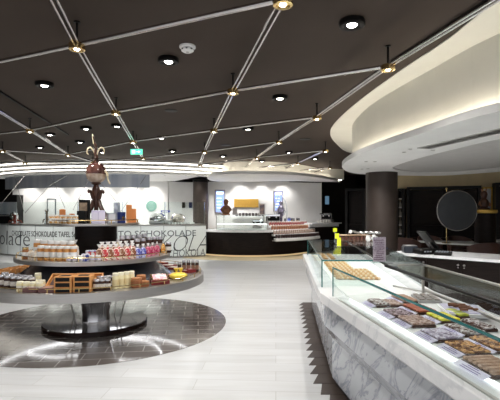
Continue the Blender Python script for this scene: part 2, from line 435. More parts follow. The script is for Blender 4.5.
for i in range(-2,6):
    for j in range(-2,8):
        if (i,j) not in alln: continue
        if (i+1,j) in alln: rail((i,j),(i+1,j),'single','single polished metal rail running sideways under the dark ceiling between two brass lamps','sideways ceiling rails')
        if (i,j+1) in alln: rail((i,j),(i,j+1),'double','twin-tube polished rail with black cable channel running front to back under the ceiling','front-to-back ceiling rails')
def mk_lamp():
    t=thing('rail_lamp','','ceiling lamp')
    MB().lathe([(.0001,.035),(.02,.035),(.03,.03),(.068,.03),(.072,.024),(.072,-.026),(.064,-.03),(.052,-.03),(.045,-.018),(.0001,-.018)],24).build('housing',M_brass,t)
    MB().lathe([(.0001,-.020),(.026,-.020),(.020,-.028),(.0001,-.030)],16).build('lens',M_lamp,t)
    MB().cyl((0,0,.03),(0,0,CEIL-RZ-.012),.011,n=8).build('stem',M_black,t)
    MB().lathe([(.03,CEIL-RZ-.012),(.03,CEIL-RZ)],12).build('ceiling_plate',M_black,t)
    return t
K=Kind(mk_lamp)
LAMPN=0
for (i,j) in sorted(alln,key=lambda n:nd(*n)[1]):
    x,y=nd(i,j)
    if inside((x,y),ANN) and y<12: pass
    K.put((x,y,RZ),0,'brass rail lamp on a black stem where the ceiling rails meet','brass rail lamps')
    LAMPN+=1
for a in [(0,0),(1,0),(1,-1),(0,-1),(2,0),(2,1),(-1,0)]:
    x,y=nd(*a); spot(x,y,RZ-.05,20,120)
# black channels on the ceiling beside the outermost rails
a,b=G(-12,84,CEIL-.01),G(68,134.5,CEIL-.01)
MB().box(((a[0]+b[0])/2,(a[1]+b[1])/2,CEIL-.0125),(math.hypot(b[0]-a[0],b[1]-a[1]),.035,.025),rz=math.atan2(b[1]-a[1],b[0]-a[0])).build('ceiling_channel',M_black,None,label='thin black channel fixed to the ceiling above the leftmost rail',category='channel')
a=G(392,64,CEIL-.03);b=G(505,-8,CEIL-.03)
MB().box(((a[0]+b[0])/2,(a[1]+b[1])/2,CEIL-.028),(math.hypot(b[0]-a[0],b[1]-a[1]),.05,.03),rz=math.atan2(b[1]-a[1],b[0]-a[0])).build('ceiling_channel',M_black,None,label='black channel fixed to the ceiling along the cream oval ring',category='channel')

# surface downlights
def mk_dl():
    t=thing('downlight','','ceiling light')
    MB().lathe([(.112,0),(.116,-.01),(.116,-.045),(.105,-.055),(.082,-.055),(.074,-.040),(.0001,-.040)],28).build('housing',M_black,t)
    MB().lathe([(.0001,-.041),(.048,-.041),(.034,-.052),(.0001,-.056)],20).build('lens',M_lamp,t)
    return t
DL=Kind(mk_dl)
for k,(px,py) in enumerate([(352,24),(168.5,61),(44.5,85),(280,98),(248,129),(50,134.5),(117,126),(86,128.5),(161.5,138),(172.5,151),(289,152.5),(315,158.5),(223,156),(262,161),(80,142),(40,147.5),(2,151.5),(102,152)]):
    x,y=G(px,py,CEIL-.03)
    lab=['round black surface downlight, the largest, nearest the cream oval ring','round black surface downlight beside the white smoke detector','round black surface downlight above the left rail lamps','round black surface downlight in the middle of the ceiling'][k] if k<4 else 'small round downlight on the far part of the dark ceiling'
    DL.put((x,y,CEIL),0,lab,None if k<4 else 'far ceiling downlights')
for px,py in [(352,24),(168.5,61),(44.5,85),(280,98),(117,126),(50,134.5),(161.5,138),(248,129),(289,152.5),(315,158.5)]:
    x,y=G(px,py,CEIL-.03); spot(x,y,CEIL-.08,75,150)
for x,y in [(-3.8,2.2),(-.5,1.4),(-5.5,4.5),(-8.5,7.5),(-9.5,11)]:
    spot(x,y,CEIL-.08,75,150); DL.put((x,y,CEIL),0,'round downlight on the ceiling towards the shop front','shop front downlights')
# recessed speaker, smoke detector
x,y=G(171,110.5,CEIL)
t=thing('ceiling_speaker','flat dark round speaker grille recessed in the ceiling','speaker',(x,y,CEIL))
MB().lathe([(.11,0),(.11,-.006),(.095,-.008)],24).build('rim',M_black,t); MB().lathe([(.0001,-.005),(.095,-.005)],24).build('grille',M_ceil,t)
for px,py in [(226,145),(305,139)]:
    x,y=G(px,py,CEIL); MB().lathe([(.13,0),(.13,-.008),(.0001,-.010)],24,(x,y,CEIL)).build('ceiling_speaker',M_black,None,label='dark round speaker grille on the far ceiling between rails, %s'%('left one' if px<250 else 'right one near the oval ring'),category='speaker')
x,y=G(187.5,49,CEIL-.03)
t=thing('smoke_detector','white round smoke detector on the dark ceiling','smoke detector',(x,y,CEIL))
MB().lathe([(.085,0),(.085,-.018),(.075,-.024),(.0001,-.024)],28).build('base',M_white,t)
mb=MB().lathe([(.062,-.03),(.066,-.036),(.066,-.048),(.05,-.06),(.0001,-.063)],28); mb.build('cover',M_white,t)
mb=MB()
for k in range(8):
    a=2*PI*k/8; mb.box((.058*math.cos(a),.058*math.sin(a),-.042),(.022,.018,.012),rz=a)
mb.build('vent',M_black,t); MB().lathe([(.0001,-.066),(.016,-.066),(.016,-.062)],12).build('button',M_grey,t)
# exit sign
x,y=GX(136.5,9.6),9.6
t=thing('exit_sign','green illuminated emergency exit sign hanging from the ceiling','sign',(x,y,GZ(154.5,9.6)))
MB().box((0,0,.06),(.26,.03,.12)).build('sign_panel',M_exit,t)
mb=MB().box((-.06,-.017,.06),(.07,.006,.07)); mb.box((.03,-.017,.06),(.06,.006,.014)); mb.add([(.05,-.02,.035),(.095,-.02,.06),(.05,-.02,.085)],[(0,1,2)]); mb.build('pictogram',M_exitw,t)
MB().cyl((0,0,.12),(0,0,CEIL-t.location.z),.008).build('stem',M_black,t)

# ------------------------------------------------------------------ oval canopy, right
can=thing('oval_canopy','large white oval ceiling canopy with cream drum and lit cove over the marble counter','canopy',(3.9,7.2,2.52))
inn=off(DISC,0,True)
sgn=1
def inset(poly,d):
    A=off(poly,d,True); 
    cx=sum(p[0] for p in poly)/len(poly); cy=sum(p[1] for p in poly)/len(poly)
    if sum(math.hypot(p[0]-cx,p[1]-cy) for p in A)>sum(math.hypot(p[0]-cx,p[1]-cy) for p in poly): A=off(poly,-d,True)
    return A
def resample(poly,n=96,c=(4.1,7.4)):
    out=[]
    for k in range(n):
        a=2*PI*k/n; dx,dy=math.cos(a),math.sin(a); best=None
        for i in range(len(poly)):
            p=poly[i-1]; q=poly[i]; ex,ey=q[0]-p[0],q[1]-p[1]; den=dx*ey-dy*ex
            if abs(den)<1e-9: continue
            t_=((p[0]-c[0])*ey-(p[1]-c[1])*ex)/den; u=((p[0]-c[0])*dy-(p[1]-c[1])*dx)/den
            if t_>0 and -1e-6<=u<=1+1e-6: best=t_ if best is None else max(best,t_)
        out.append((c[0]+dx*best,c[1]+dy*best))
    return out
D=resample(DISC); H=resample(HOLE); AN=resample(ANN)
MB().band(D,inset(H,0),2.52,2.56,True).build('soffit_disc',M_soffit,can,world=True)
MB().prism(inset(H,-.03) ,2.53,2.55).build('recess_panel',M_grey,can,world=True)
MB().band(inset(D,0),inset(D,.02),2.56,2.60,True).build('lip',M_soffit,can,world=True)
MB().band(inset(D,.20),inset(D,.24),2.56,CEIL,True).build('drum',M_cream,can,world=True)
MB().band(AN,inset(D,.24),CEIL-.012,CEIL-.002,True).build('ceiling_ring',M_cream,can,world=True)
MB().band(inset(D,.09),inset(D,.125),2.565,2.575,True).build('cove_light',M_ledc,can,world=True)
# linear air grille and small spots in the soffit
a,b=(2.50,6.15),(2.84,4.75); an=math.atan2(b[1]-a[1],b[0]-a[0])
t=thing('air_grille','long grey linear air grille set in the white oval canopy','vent',((a[0]+b[0])/2,(a[1]+b[1])/2,2.52),an)
mb=MB()
for s in(-1,1): mb.box((0,s*.095,-.006),(1.5,.02,.012)); mb.box((s*.745,0,-.006),(.02,.2,.012))
mb.build('frame',M_grey,t)
mb=MB()
for k in range(5): mb.box((0,-.068+k*.034,-.004),(1.47,.012,.006))
mb.build('slat',M_steel,t); MB().box((0,0,-.001),(1.47,.17,.002)).build('backing',M_darkw,t)
def mk_mini():
    t=thing('recessed_spot','','ceiling light')
    MB().lathe([(.032,0),(.032,-.006),(.022,-.006),(.020,-.001)],16).build('rim',M_steel,t); MB().lathe([(.0001,-.002),(.020,-.002)],12).build('lens',M_black,t); return t
MK=Kind(mk_mini)
for px,py in [(366,161.5),(375,161.5),(362,169),(368,168.6),(410,149),(404,152),(433,150),(480,136)]:
    x,y=G(px,py,2.52); MK.put((x,y,2.52),0,'tiny recessed spot in the underside of the oval canopy','tiny canopy spots')
for x,y in [(2.6,8.8),(2.45,7.2),(2.2,5.4),(2.6,4.4)]: spot(x,y,2.47,62,140,rad=.03)
# wash on the column
spot(GX(376,9.2),9.28,2.5,14,80,.9,.02,tgt=(GX(376,9.2)+.04,9.75,1.6))
CX,CY=3.09,10.1
t=thing('column','big round bronze-brown column under the oval canopy','column',(CX,CY,0))
MB().lathe([(.36,0),(.36,2.52)],48).build('shaft',M_col,t); MB().lathe([(.375,0),(.375,.1),(.362,.1)],48).build('plinth',M_black,t)
t=thing('column','slimmer dark round column beside the white letter counter','column',(GX(200.5,17.45),17.45,0))
MB().lathe([(.30,0),(.30,2.90)],40).build('shaft',M_col,t); MB().lathe([(.31,2.80),(.31,2.90)],40).build('collar',M_black,t)
spot(GX(197,16.9),16.95,2.85,8,80,.9,.02,tgt=(GX(199,17.1),17.2,1.8))

# ------------------------------------------------------------------ stepped ring canopy, back left
can=thing('ring_canopy','stepped white ring canopy with three bright light bands at the back left','canopy',(-5.2,18,2.93))
for k,(R,z,zt) in enumerate([(7.0,3.215,CEIL),(6.74,3.10,3.215),(6.48,3.0,3.10),(6.22,2.93,3.0)]):
    A=arc(-5.2,21,R,-140,-50,70); B=arc(-5.2,21,R-.30,-140,-50,70)
    MB().band(A,B,z,z+.035).build('ring',M_soffit,can,world=True)
    MB().band(arc(-5.2,21,R-.10,-140,-50,70),arc(-5.2,21,R-.14,-140,-50,70),z+.035,zt).build('riser',M_soffit,can,world=True)
    if k<3: MB().band(arc(-5.2,21,R+.012,-140,-50,70),arc(-5.2,21,R,-140,-50,70),z+.002,z+.030).build('light_band',M_led,can,world=True)
MB().band(arc(-5,21.6,6.86,-128,-77.2,40),arc(-5,21.6,6.80,-128,-77.2,40),GZ(187,14.6),2.93).build('mirror_fascia',M_bmirror,None,label='curved bluish mirror fascia hanging under the ring canopy',category='fascia')
for px in (15,40,95,118,165,186):
    x,y=GX(px,15.3),15.3
    MK.put((x,y,2.90),0,'tiny recessed spot in the pale soffit over the back bar','soffit spots')
for px in (25,50,79,100,128,150): spot(GX(px,17.6),17.6,2.86,42,100,.9,.02,tgt=(GX(px,18.2),18.5,1.5))
for x_,y_ in((-7.6,13.2),(-5,12.6),(-2.4,12.9)): spot(x_,y_,CEIL-.08,170,62,.7,.04,tgt=(x_,14.9,.6))
for x in (-6,-3.5): spot(x,16.0,2.84,190,150)
# round canopy over the cafe counter
OUT=spline([(-1.5,15.3),(-1.1,14.5),(-.33,14.15),(.7,14.2),(1.5,14.6),(2.2,15.3),(3.1,16.6),(3.75,18.1),(2.7,17.5),(1,17.6),(-.9,17.8),(-1.5,17.4),(-1.6,16.4)],8,True)
can=thing('round_canopy','white round canopy with warm cove glow above the dark-fronted cafe counter','canopy',(.4,16.8,2.85))
D2=resample(OUT,72,(.4,16.8))
MB().prism(D2,2.85,2.91).build('soffit_disc',M_soffit,can,world=True)
MB().band(D2,inset(D2,.03),2.91,2.95,True).build('lip',M_soffit,can,world=True)
MB().band(inset(D2,.55),inset(D2,.60),2.91,CEIL,True).build('drum',M_cream,can,world=True)
MB().band(inset(D2,.22),inset(D2,.28),2.915,2.925,True).build('cove_light',M_ledc,can,world=True)
for px in (241,262,283): spot(GX(px,17.2),17.25,2.83,30,90,.8,.02,tgt=(GX(px,17.6),18,1.9))
for px,py in ((225,17),(300,15.6)): spot(GX(px,py),py,2.83,100,140)

# ------------------------------------------------------------------ marble serving counter, right foreground
def loft(polys, zs, caps=True):
    mb=MB(); n=len(polys[0]); vs=[]
    for p,z in zip(polys,zs): vs+=[(x,y,z) for x,y in p]
    fs=[]
    for k in range(len(zs)-1):
        for i in range(n): j=(i+1)%n; fs.append((k*n+i,k*n+j,k*n+n+j,k*n+n+i))
    if caps: fs+=[tuple(range(n-1,-1,-1)),tuple((len(zs)-1)*n+i for i in range(n))]
    return mb.add(vs,fs)
cnt=thing('marble_counter','long angled grey marble serving counter with chocolates under glass','counter',(1.3,4,0))
FOOT=[(1.02,7.12),(.762,3.98),(1.12,.9),(1.8,.9),(1.58,3.8),(1.9,7.05)]
UPP=[(.93,7.14),(.665,3.85),(1.02,.9),(1.82,.9),(1.60,3.8),(1.93,7.08)]
LIP=[(.885,7.2),(.61,3.76),(.96,.9),(1.84,.9),(1.63,3.8),(1.96,7.12)]
loft([FOOT,FOOT,UPP,UPP],[.07,.434,.588,.812]).build('marble_body',M_marble,cnt,world=True)
P2=[(1.06,7.08),(.80,3.98),(1.17,.95),(1.76,.95),(1.54,3.8),(1.87,7.0)]
loft([P2,P2],[0,.07]).build('plinth',M_black,cnt,world=True)
L2=[(x+.006*(1 if i<3 else -1),y) for i,(x,y) in enumerate(LIP)]
loft([L2,LIP,LIP,L2],[.812,.822,.893,.90]).build('worktop',M_marble_top,cnt,world=True)
DP=[(1.02,6.95),(.80,3.95),(.80,3.4),(1.09,.95),(1.50,.95),(1.42,3.8),(1.76,6.95)]
loft([DP,DP],[.901,.915]).build('display_deck',M_white,cnt,world=True)
# thin groove/lip strip along the front
mb=MB().band([(.70,3.42),(.975,1.0)],[(.715,3.42),(.99,1.0)],.9005,.908); mb.build('glass_channel',M_steel,cnt,world=True)
MB().band([(.785,3.40),(1.075,.97)],[(.791,3.40),(1.081,.97)],.9005,.912).build('light_strip',M_leddisp,cnt,world=True)
# far glass case
gc=thing('glass_case','long low glass case with flat glass top on the far half of the marble counter','glass case',(1.05,5.5,.9))
A0,A1,A2,A3=(.94,7.0),(.67,4.0),(1.16,4.0),(1.53,6.95)
ZT=1.152
MB().quadwall([A0,A1],.901,ZT-.008,-.006).build('side_pane',M_glass,gc,world=True)
MB().quadwall([A1,A2],.901,ZT-.008,-.006).build('end_pane',M_glass,gc,world=True)
MB().quadwall([A0,A3],.901,ZT-.008,.006).build('end_pane',M_glass,gc,world=True)
MB().prism([A0,A1,A2,A3],ZT-.008,ZT).build('top_pane',M_glasst,gc,world=True)
mb=MB()
for a,b in((A0,A1),(A1,A2)): mb.cyl((a[0],a[1],ZT-.004),(b[0],b[1],ZT-.004),.0065,n=6)
for p in(A0,A1): mb.cyl((p[0],p[1],.901),(p[0],p[1],ZT),.006,n=6)
mb.build('glass_edge',M_gedge,gc,world=True)
MB().cyl((1.17,3.66,ZT-.008),(A3[0],A3[1],ZT-.008),.010,n=6).build('rear_rail',M_black,gc,world=True)
MB().prism([(1.18,4.02),(1.55,6.95),(1.93,6.95),(1.53,3.8)],ZT-.008,ZT).build('rear_shelf',M_glasst,gc,world=True)
MB().quadwall([(1.93,6.95),(1.53,3.8)],.93,ZT-.01,.006).build('sliding_door',M_glasst,gc,world=True)
# near glass case
gb=thing('glass_case','near glass screen and glass rear shelf over the boxed chocolates','glass case',(1.1,2.4,.9))
B0,B1=(.683,3.54),(.955,1.0)
MB().quadwall([B0,B1],.909,1.138,.006).build('front_pane',M_glass,gb,world=True)
MB().cyl((B0[0],B0[1],1.14),(B1[0],B1[1],1.14),.0075,n=6).build('glass_edge',M_gedge,gb,world=True)
MB().cyl((B0[0],B0[1],.905),(B0[0],B0[1],1.14),.0045,n=6).build('glass_edge',M_gedge,gb,world=True)
MB().prism([(1.16,3.68),(1.31,1.0),(1.62,1.0),(1.50,3.72)],ZT-.008,ZT).build('rear_shelf',M_glasst,gb,world=True)
mb=MB(); mb.tube([(1.16,3.68,ZT-.012),(1.31,1.0,ZT-.012)],.013,6); mb.build('front_rail',M_steel if False else M_black,gb,world=True)
MB().tube([(1.16,3.69,ZT-.01),(1.505,3.73,ZT-.01),(1.63,1.0,ZT-.01)],.010,6).build('rear_rail',M_steel,gb,world=True)
for p in((1.50,3.72),(1.455,3.62)): MB().cyl((*p,.90),(*p,ZT-.01),.010,n=8).build('post',M_steel,gb,world=True)
MB().tube([(1.47,3.6,.945),(1.57,1.0,.945)],.014,6).build('door_track',M_steel,gb,world=True)
MB().tube([(1.30,3.9,.93),(1.47,3.6,.93)],.008,6).build('end_track',M_steel,gb,world=True)
MB().quadwall([(1.49,3.6),(1.59,1.0)],.955,ZT-.02,.005).build('sliding_door',M_glasst,gb,world=True)

# chocolate trays
def tray(px,py,colm,name,label,w=.19,l=.19,bars=(2,5),rz=None,lab=True,tilt=.10,z=.915,kind='bars'):
    x,y=G(px+5,py-1,z+.03); l*=.94; rz=.13 if rz is None else rz
    t=thing(name,label,'chocolate tray',(x,y,z),rz,'chocolate trays under the near glass')
    t.scale=(.92,.93,.72)
    w*=.86; MB().box((0,0,.012),(w,l,.022),bev=.004).build('tray',M_choc,t)
    if kind=='bars':
        mb=MB(); nx,ny=bars
        for a in range(nx):
            for b in range(ny):
                mb.box((-w/2+(a+.5)*w/nx,-l/2+(b+.5)*l/ny,.034),(w/nx*.92,l/ny*.86,.022),rz=random.uniform(-.03,.03),bev=.006)
        mb.build('chocolate_bar',colm,t)
    else:
        mb=MB()
        mb.box((0,0,.03),(w*.97,l*.97,.014),bev=.004)
        for k in range(46):
            s=random.uniform(.008,.014); mb.box((random.uniform(-.44,.44)*w,random.uniform(-.44,.44)*l,.038),(s*1.4,s,s*.8),rz=random.uniform(0,3),bev=.003)
        mb.build('chocolate_slab',colm,t)
    if lab:
        MB().box((-w/2-.022,0,.011),(.046,l*.97,.003),ry=-.42).build('label_card',M_lilac,t)
        mb=MB()
        for k in range(3): mb.box((-w/2-.034+.012*k,0,.0080+.0054*k),(.004,l*(.6 if k<2 else .35),.0012),ry=-.42)
        mb.build('label_text',mat('violet_ink',(.12,.07,.30)),t)
    return t
m1=mat('choc_purple_speckle',(.10,.05,.05),.5,col2=(.50,.38,.44),scale=70,kind='voronoi',contrast=(.3,.7))
m2=mat('choc_pinkish_bars',(.30,.17,.13),.5,col2=(.62,.47,.42),scale=40,contrast=(.4,.6))
m3=mat('lilac_flowers',(.32,.27,.36),.5,col2=(.70,.66,.78),scale=60,kind='voronoi',contrast=(.3,.7))
m4=mat('choc_nuts',(.16,.06,.02),.5,col2=(.66,.36,.13),scale=60,kind='voronoi',contrast=(.3,.7))
m5=mat('choc_orange_red',(.32,.055,.025),.45,col2=(.55,.16,.08),scale=40)
m6=mat('choc_yellow',(.78,.72,.03),.45,col2=(.85,.82,.12),scale=30)
m7=mat('choc_white_specks',(.12,.06,.045),.5,col2=(.72,.68,.68),scale=70,kind='voronoi',contrast=(.3,.7))
m8=mat('choc_tan_bars',(.36,.20,.12),.5,col2=(.55,.36,.25),scale=30)
m9=mat('choc_lime',(.45,.52,.04),.45,col2=(.6,.65,.1),scale=30)
tray(373,302,m7,'chocolate_tray','tray of dark slabs with white specks, farthest one in the front row',w=.13,l=.22,bars=(1,4))
tray(387,302,m2,'chocolate_tray','tray of pinkish speckled chocolate beside the farthest white-specked tray',w=.13,l=.2,kind='slab')
tray(394,312,m1,'chocolate_tray','tray of purple-flecked brown chocolate in the front row under the glass',w=.18,l=.22,kind='slab')
tray(411,320,m2,'chocolate_tray','tray of striped brown and pink chocolate bars in the front row',w=.19,l=.23,bars=(2,5))
tray(436,333,m3,'chocolate_tray','tray of chocolate covered with lilac flower flakes in the front row',w=.18,l=.22,kind='slab')
tray(462,346,m4,'chocolate_tray','tray of golden nut-covered chocolate slabs in the front row',w=.17,l=.21,kind='slab')
tray(487,364,m8,'chocolate_tray','tray of tan brown bars, nearest in the front row at the picture edge',w=.20,l=.24,bars=(1,6))
tray(399,298,m8,'chocolate_tray','tray of plain brown bars at the far end of the middle row',w=.15,l=.25,bars=(1,5))
tray(414,308,m5,'chocolate_tray','tray of orange-red chocolate bars in the middle row',w=.18,l=.26,bars=(1,5))
tray(438,316.5,m6,'chocolate_tray','tray of bright yellow chocolate in the middle row',w=.17,l=.22,bars=(1,3))
tray(460,328,m7,'chocolate_tray','tray of chocolate with white and pink specks next to the yellow one',w=.17,l=.24,kind='slab')
tray(490,342,m4,'chocolate_tray','tray of reddish brown nut chocolate in the middle row at the picture edge',w=.18,l=.26,kind='slab')
tray(452,312.5,m9,'chocolate_tray','small tray of lime green chocolate behind the yellow one',w=.09,l=.2,bars=(1,3),lab=False)
tray(474,323,m7,'chocolate_tray','narrow tray of pale speckled pieces behind the white-specked slab',w=.10,l=.26,kind='slab',lab=False)
x,y=G(426,298,.93)
t=thing('acrylic_tray','clear grey acrylic tray of grey squares at the back of the display','tray',(x,y,.915),-.13)
MB().box((0,0,.01),(.17,.26,.02),bev=.004).build('tray',mat('smoke_acrylic',(.42,.41,.40),.15),t)
mb=MB()
for a in range(3):
    for b in range(4): mb.box((-.055+a*.055,-.09+b*.06,.024),(.04,.045,.012),bev=.004)
mb.build('chocolate_square',mat('greyish_choc',(.30,.26,.24),.4),t)
x,y=G(463,309,.94)
t=thing('white_platter','square white platter holding broken dark chocolate pieces','platter',(x,y,.915),-.2)
MB().box((0,0,.012),(.26,.30,.024),taper=1.08).build('plate',M_white,t); MB().box((0,0,.027),(.24,.28,.006)).build('plate_liner',M_lilac,t)
for k in range(14):
    a=random.uniform(-.08,.05); b=random.uniform(-.10,.10)
    MB().box((0,0,.008),(random.uniform(.03,.06),random.uniform(.012,.02),.016),bev=.004).build('chocolate_piece',M_choc2,None,center=False,label='broken brown chocolate piece heaped on the square white platter',category='chocolate',group='chocolate pieces on the white platter').location=(x+a*1-.01,y+b,.946+random.uniform(0,.008))
# pastries in the far case
def mk_pastry():
    t=thing('pastry','','pastry')
    MB().tube([(0,-.045,.014),(0,-.02,.019),(0,.015,.018),(0,.045,.012)],[.008,.019,.017,.007],8).build('wafer',mat('wafer_gold',(.60,.30,.11),.6,col2=(.75,.48,.24),scale=60),t)
    MB().sphere((0,-.038,.019),.017,8,6).build('cream_top',mat('pastry_cream',(.80,.62,.42),.5),t)
    return t
PK=Kind(mk_pastry)
n=0
for r in range(8):
    for c in range(10):
        u=r*.052; yy=5.75-c*.155+random.uniform(-.01,.01)
        if r>=5 and c in(2,3,4,0,1): continue
        if yy<4.15: continue
        xx=.885+(yy-4.1)*.083+u
        PK.put((xx,yy,.915),1.2+random.uniform(-.2,.2),'small golden wafer pastry with cream top in the glass case rows','wafer pastries in the far glass case',sc=(.8,.9+random.uniform(-.1,.1),.85)); n+=1
for k in range(12):
    yy=6.85-(k%6)*.13; PK.put((1.08+(k//6)*.1+(yy-6)*.08,yy,.915),1.2,'small golden wafer pastry at the far end of the glass case','wafer pastries at the far end')
# price tags, menu card
for k,(px,py,z0,h,w) in enumerate([(339,242,1.152,.115,.052),(337,236,1.152,.215,.058),(335,230,1.152,.31,.060)]):
    d=[5.6,6.1,6.6][k]; zc=GZ(py,d); hh=[.115,.075,.06][k]
    t=thing('price_tag',['tall yellow price tag standing lowest on the glass top','yellow price tag on a thin stem, middle one of the three','yellow price tag on a thin stem, highest and farthest back'][k],'price tag',(GX(px+12*0,d),d,ZT))
    MB().box((0,0,zc-ZT),(w,.003,hh)).build('card',M_yellow,t)
    mb=MB(); mb.box((0,.004,(zc-ZT)/2),(.006,.004,zc-ZT)); mb.cyl((0,.004,0),(0,.004,.006),.022,n=14); mb.build('stem',M_chrome,t)
t=thing('menu_card','upright lilac grey printed menu card in a holder on the glass case','menu card',(GX(381.5,3.72),3.78,ZT),.1)
MB().box((0,0,.12),(.115,.004,.215)).build('card',mat('lilac_grey_print',(.52,.46,.52),.4,col2=(.30,.24,.30),scale=70,contrast=(.45,.7)),t)
mb=MB().box((0,0,.006),(.12,.05,.008)); mb.box((0,.004,.11),(.12,.003,.225)); mb.build('holder',M_glass,t)
mb=MB()
for k in range(11): mb.box((random.uniform(-.01,.01),-.003,.03+k*.017),(random.uniform(.06,.09),.002,.005))
mb.build('printed_text',mat('plum_ink',(.10,.03,.07)),t)
# gift boxes and tissue on the far end of the counter, back glass screen
t=thing('chocolate_rack','rack of reddish brown chocolate bars at the far end of the marble counter','rack',(GX(355,7.5),7.55,0))
MB().box((0,0,.5),(.66,.38,1.0)).build('stand',M_dark,t)
MB().box((0,0,1.195),(.56,.30,.012)).build('top_board',mat('pale_wood',(.45,.30,.20),.5),t)
for s in(-1,1): MB().box((s*.275,0,1.1),(.015,.28,.18)).build('side_panel',M_choc2,t)
bm_=mat('red_brown_wrapper',(.15,.05,.035),.4,col2=(.22,.09,.06),scale=8)
for k in range(8):
    MB().box((-.235+k*.067,-.10,1.095),(.056,.05,.165),bev=.006).build('chocolate_bar_box',bm_,t)
mb=MB()   # crumpled white tissue
t=thing('white_cloth','crumpled white cloth lying on top of the rack','cloth',(GX(365,7.45),7.5,1.215))
pts=[]
nx,ny=14,7; vs=[]; fs=[]
for a in range(nx+1):
    for b in range(ny+1):
        vs.append((-.26+.52*a/nx,-.11+.22*b/ny,.015+.035*abs(math.sin(a*1.3+b*.9))*(.6+.4*math.cos(b*1.7))+(.03 if a<4 else 0)*math.sin(a)))
o_=len(vs); vs+=[(x,y,z-.012) for x,y,z in vs]
for a in range(nx):
    for b in range(ny):
        i=a*(ny+1)+b; fs.append((i,i+ny+1,i+ny+2,i+1)); fs.append((o_+i,o_+i+1,o_+i+ny+2,o_+i+ny+1))
mb.add(vs,fs,True); mb.build('cloth_sheet',M_white,t)
# small white jugs behind the menu card
jg=mat('white_porcelain',(.82,.81,.80),.2)
def mk_jug():
    t=thing('white_jug','','jug'); MB().lathe([(.03,0),(.045,.02),(.05,.07),(.035,.11),(.04,.13),(.034,.13),(.03,.11)],16).build('body',jg,t)
    MB().torus((.055,0,.07),.028,.006,14,6,'y').build('handle',jg,t); return t
JK=Kind(mk_jug)
for k,(px,d) in enumerate([(368,6.55),(374,6.7),(399,6.9)]): 
    z=1.153 if k<2 else .90
    if k<2: JK.put((GX(px,d),d,z),.3,'white porcelain jug on the far glass shelf behind the menu card','white jugs on the glass shelf',sc=(.75,.75,.7))

# ------------------------------------------------------------------ back service counter on the right
BC=[(2.42,7.45),(2.87,7.02),(3.65,6.27),(4.9,5.3),(6.5,4.7)]
bc=thing('service_counter','dark wood cabinet run with white marble top behind the glass cases','counter',(3.6,6.8,0))
bk=off(BC,.95)
f1=off(BC,.04); 
MB().band(f1,off(BC,.90),.09,.855).build('cabinet_body',M_dark,bc,world=True)
MB().band(off(BC,.09),off(BC,.85),0,.09).build('plinth',M_black,bc,world=True)
MB().band(BC,bk,.857,.90).build('worktop',M_marble_top,bc,world=True)
for i,(a,b) in enumerate(zip(f1[:-1],f1[1:])):
    L=math.hypot(b[0]-a[0],b[1]-a[1]); n=max(1,round(L/.52)); ux,uy=(b[0]-a[0])/L,(b[1]-a[1])/L; rz=math.atan2(uy,ux)
    for k in range(n):
        c=(a[0]+ux*L*(k+.5)/n+uy*.011,a[1]+uy*L*(k+.5)/n-ux*.011)
        d_=MB().box((c[0],c[1],.47),(L/n-.012,.02,.74),rz=rz).build('door',M_dark,bc,world=True)
        e=1 if k%2==0 else -1
        h=(c[0]+ux*e*(L/n/2-.045)+uy*.012,c[1]+uy*e*(L/n/2-.045)-ux*.012)
        lx=bc.location
        MB().cyl((h[0]-lx.x,h[1]-lx.y,.775),(h[0]+uy*.02-lx.x,h[1]-ux*.02-lx.y,.775),.016,n=12).cyl((h[0]-lx.x,h[1]-lx.y,.735),(h[0]+uy*.012-lx.x,h[1]-ux*.012-lx.y,.735),.010,n=10).build('knob',M_steel,d_)
# till screen and slicer like black machine
t=thing('till_terminal','black till with thin tilted screen on the white marble worktop','till',(GX(428,7.2),7.2,.9),.2)
MB().box((0,0,.045),(.42,.26,.09),bev=.02).build('printer_base',M_black,t)
MB().box((.0,0,.235),(.03,.26,.38),ry=-.72,bev=.006).build('screen',M_black,t)
MB().tube([(.10,0,.08),(.06,0,.15),(.02,0,.22)],.018,8).build('arm',M_steel,t)
for k in range(3): MB().box((-.14+k*.05,-.132,.05),(.035,.008,.02)).build('key',M_silver,t)
t=thing('card_reader','small black card reader with pale keys beside the till','card reader',(GX(443,6.95),6.95,.9),-.6)
MB().box((0,0,.03),(.26,.14,.05),rx=.15,bev=.01).build('body',M_black,t)
mb=MB()
for k in range(5):
    for q in range(3): mb.box((-.09+k*.04,-.04+q*.035,.056+q*.005),(.026,.02,.008))
mb.build('key',M_silver,t)
t=thing('scale','low black and grey scale left of the till on the service counter','scale',(GX(411,7.35),7.40,.9),-.1)
MB().box((0,0,.06),(.24,.22,.12),bev=.02).build('body',mat('slate_black',(.02,.025,.035),.35),t); MB().box((0,0,.126),(.20,.18,.010),bev=.004).build('weighing_plate',M_steel,t)
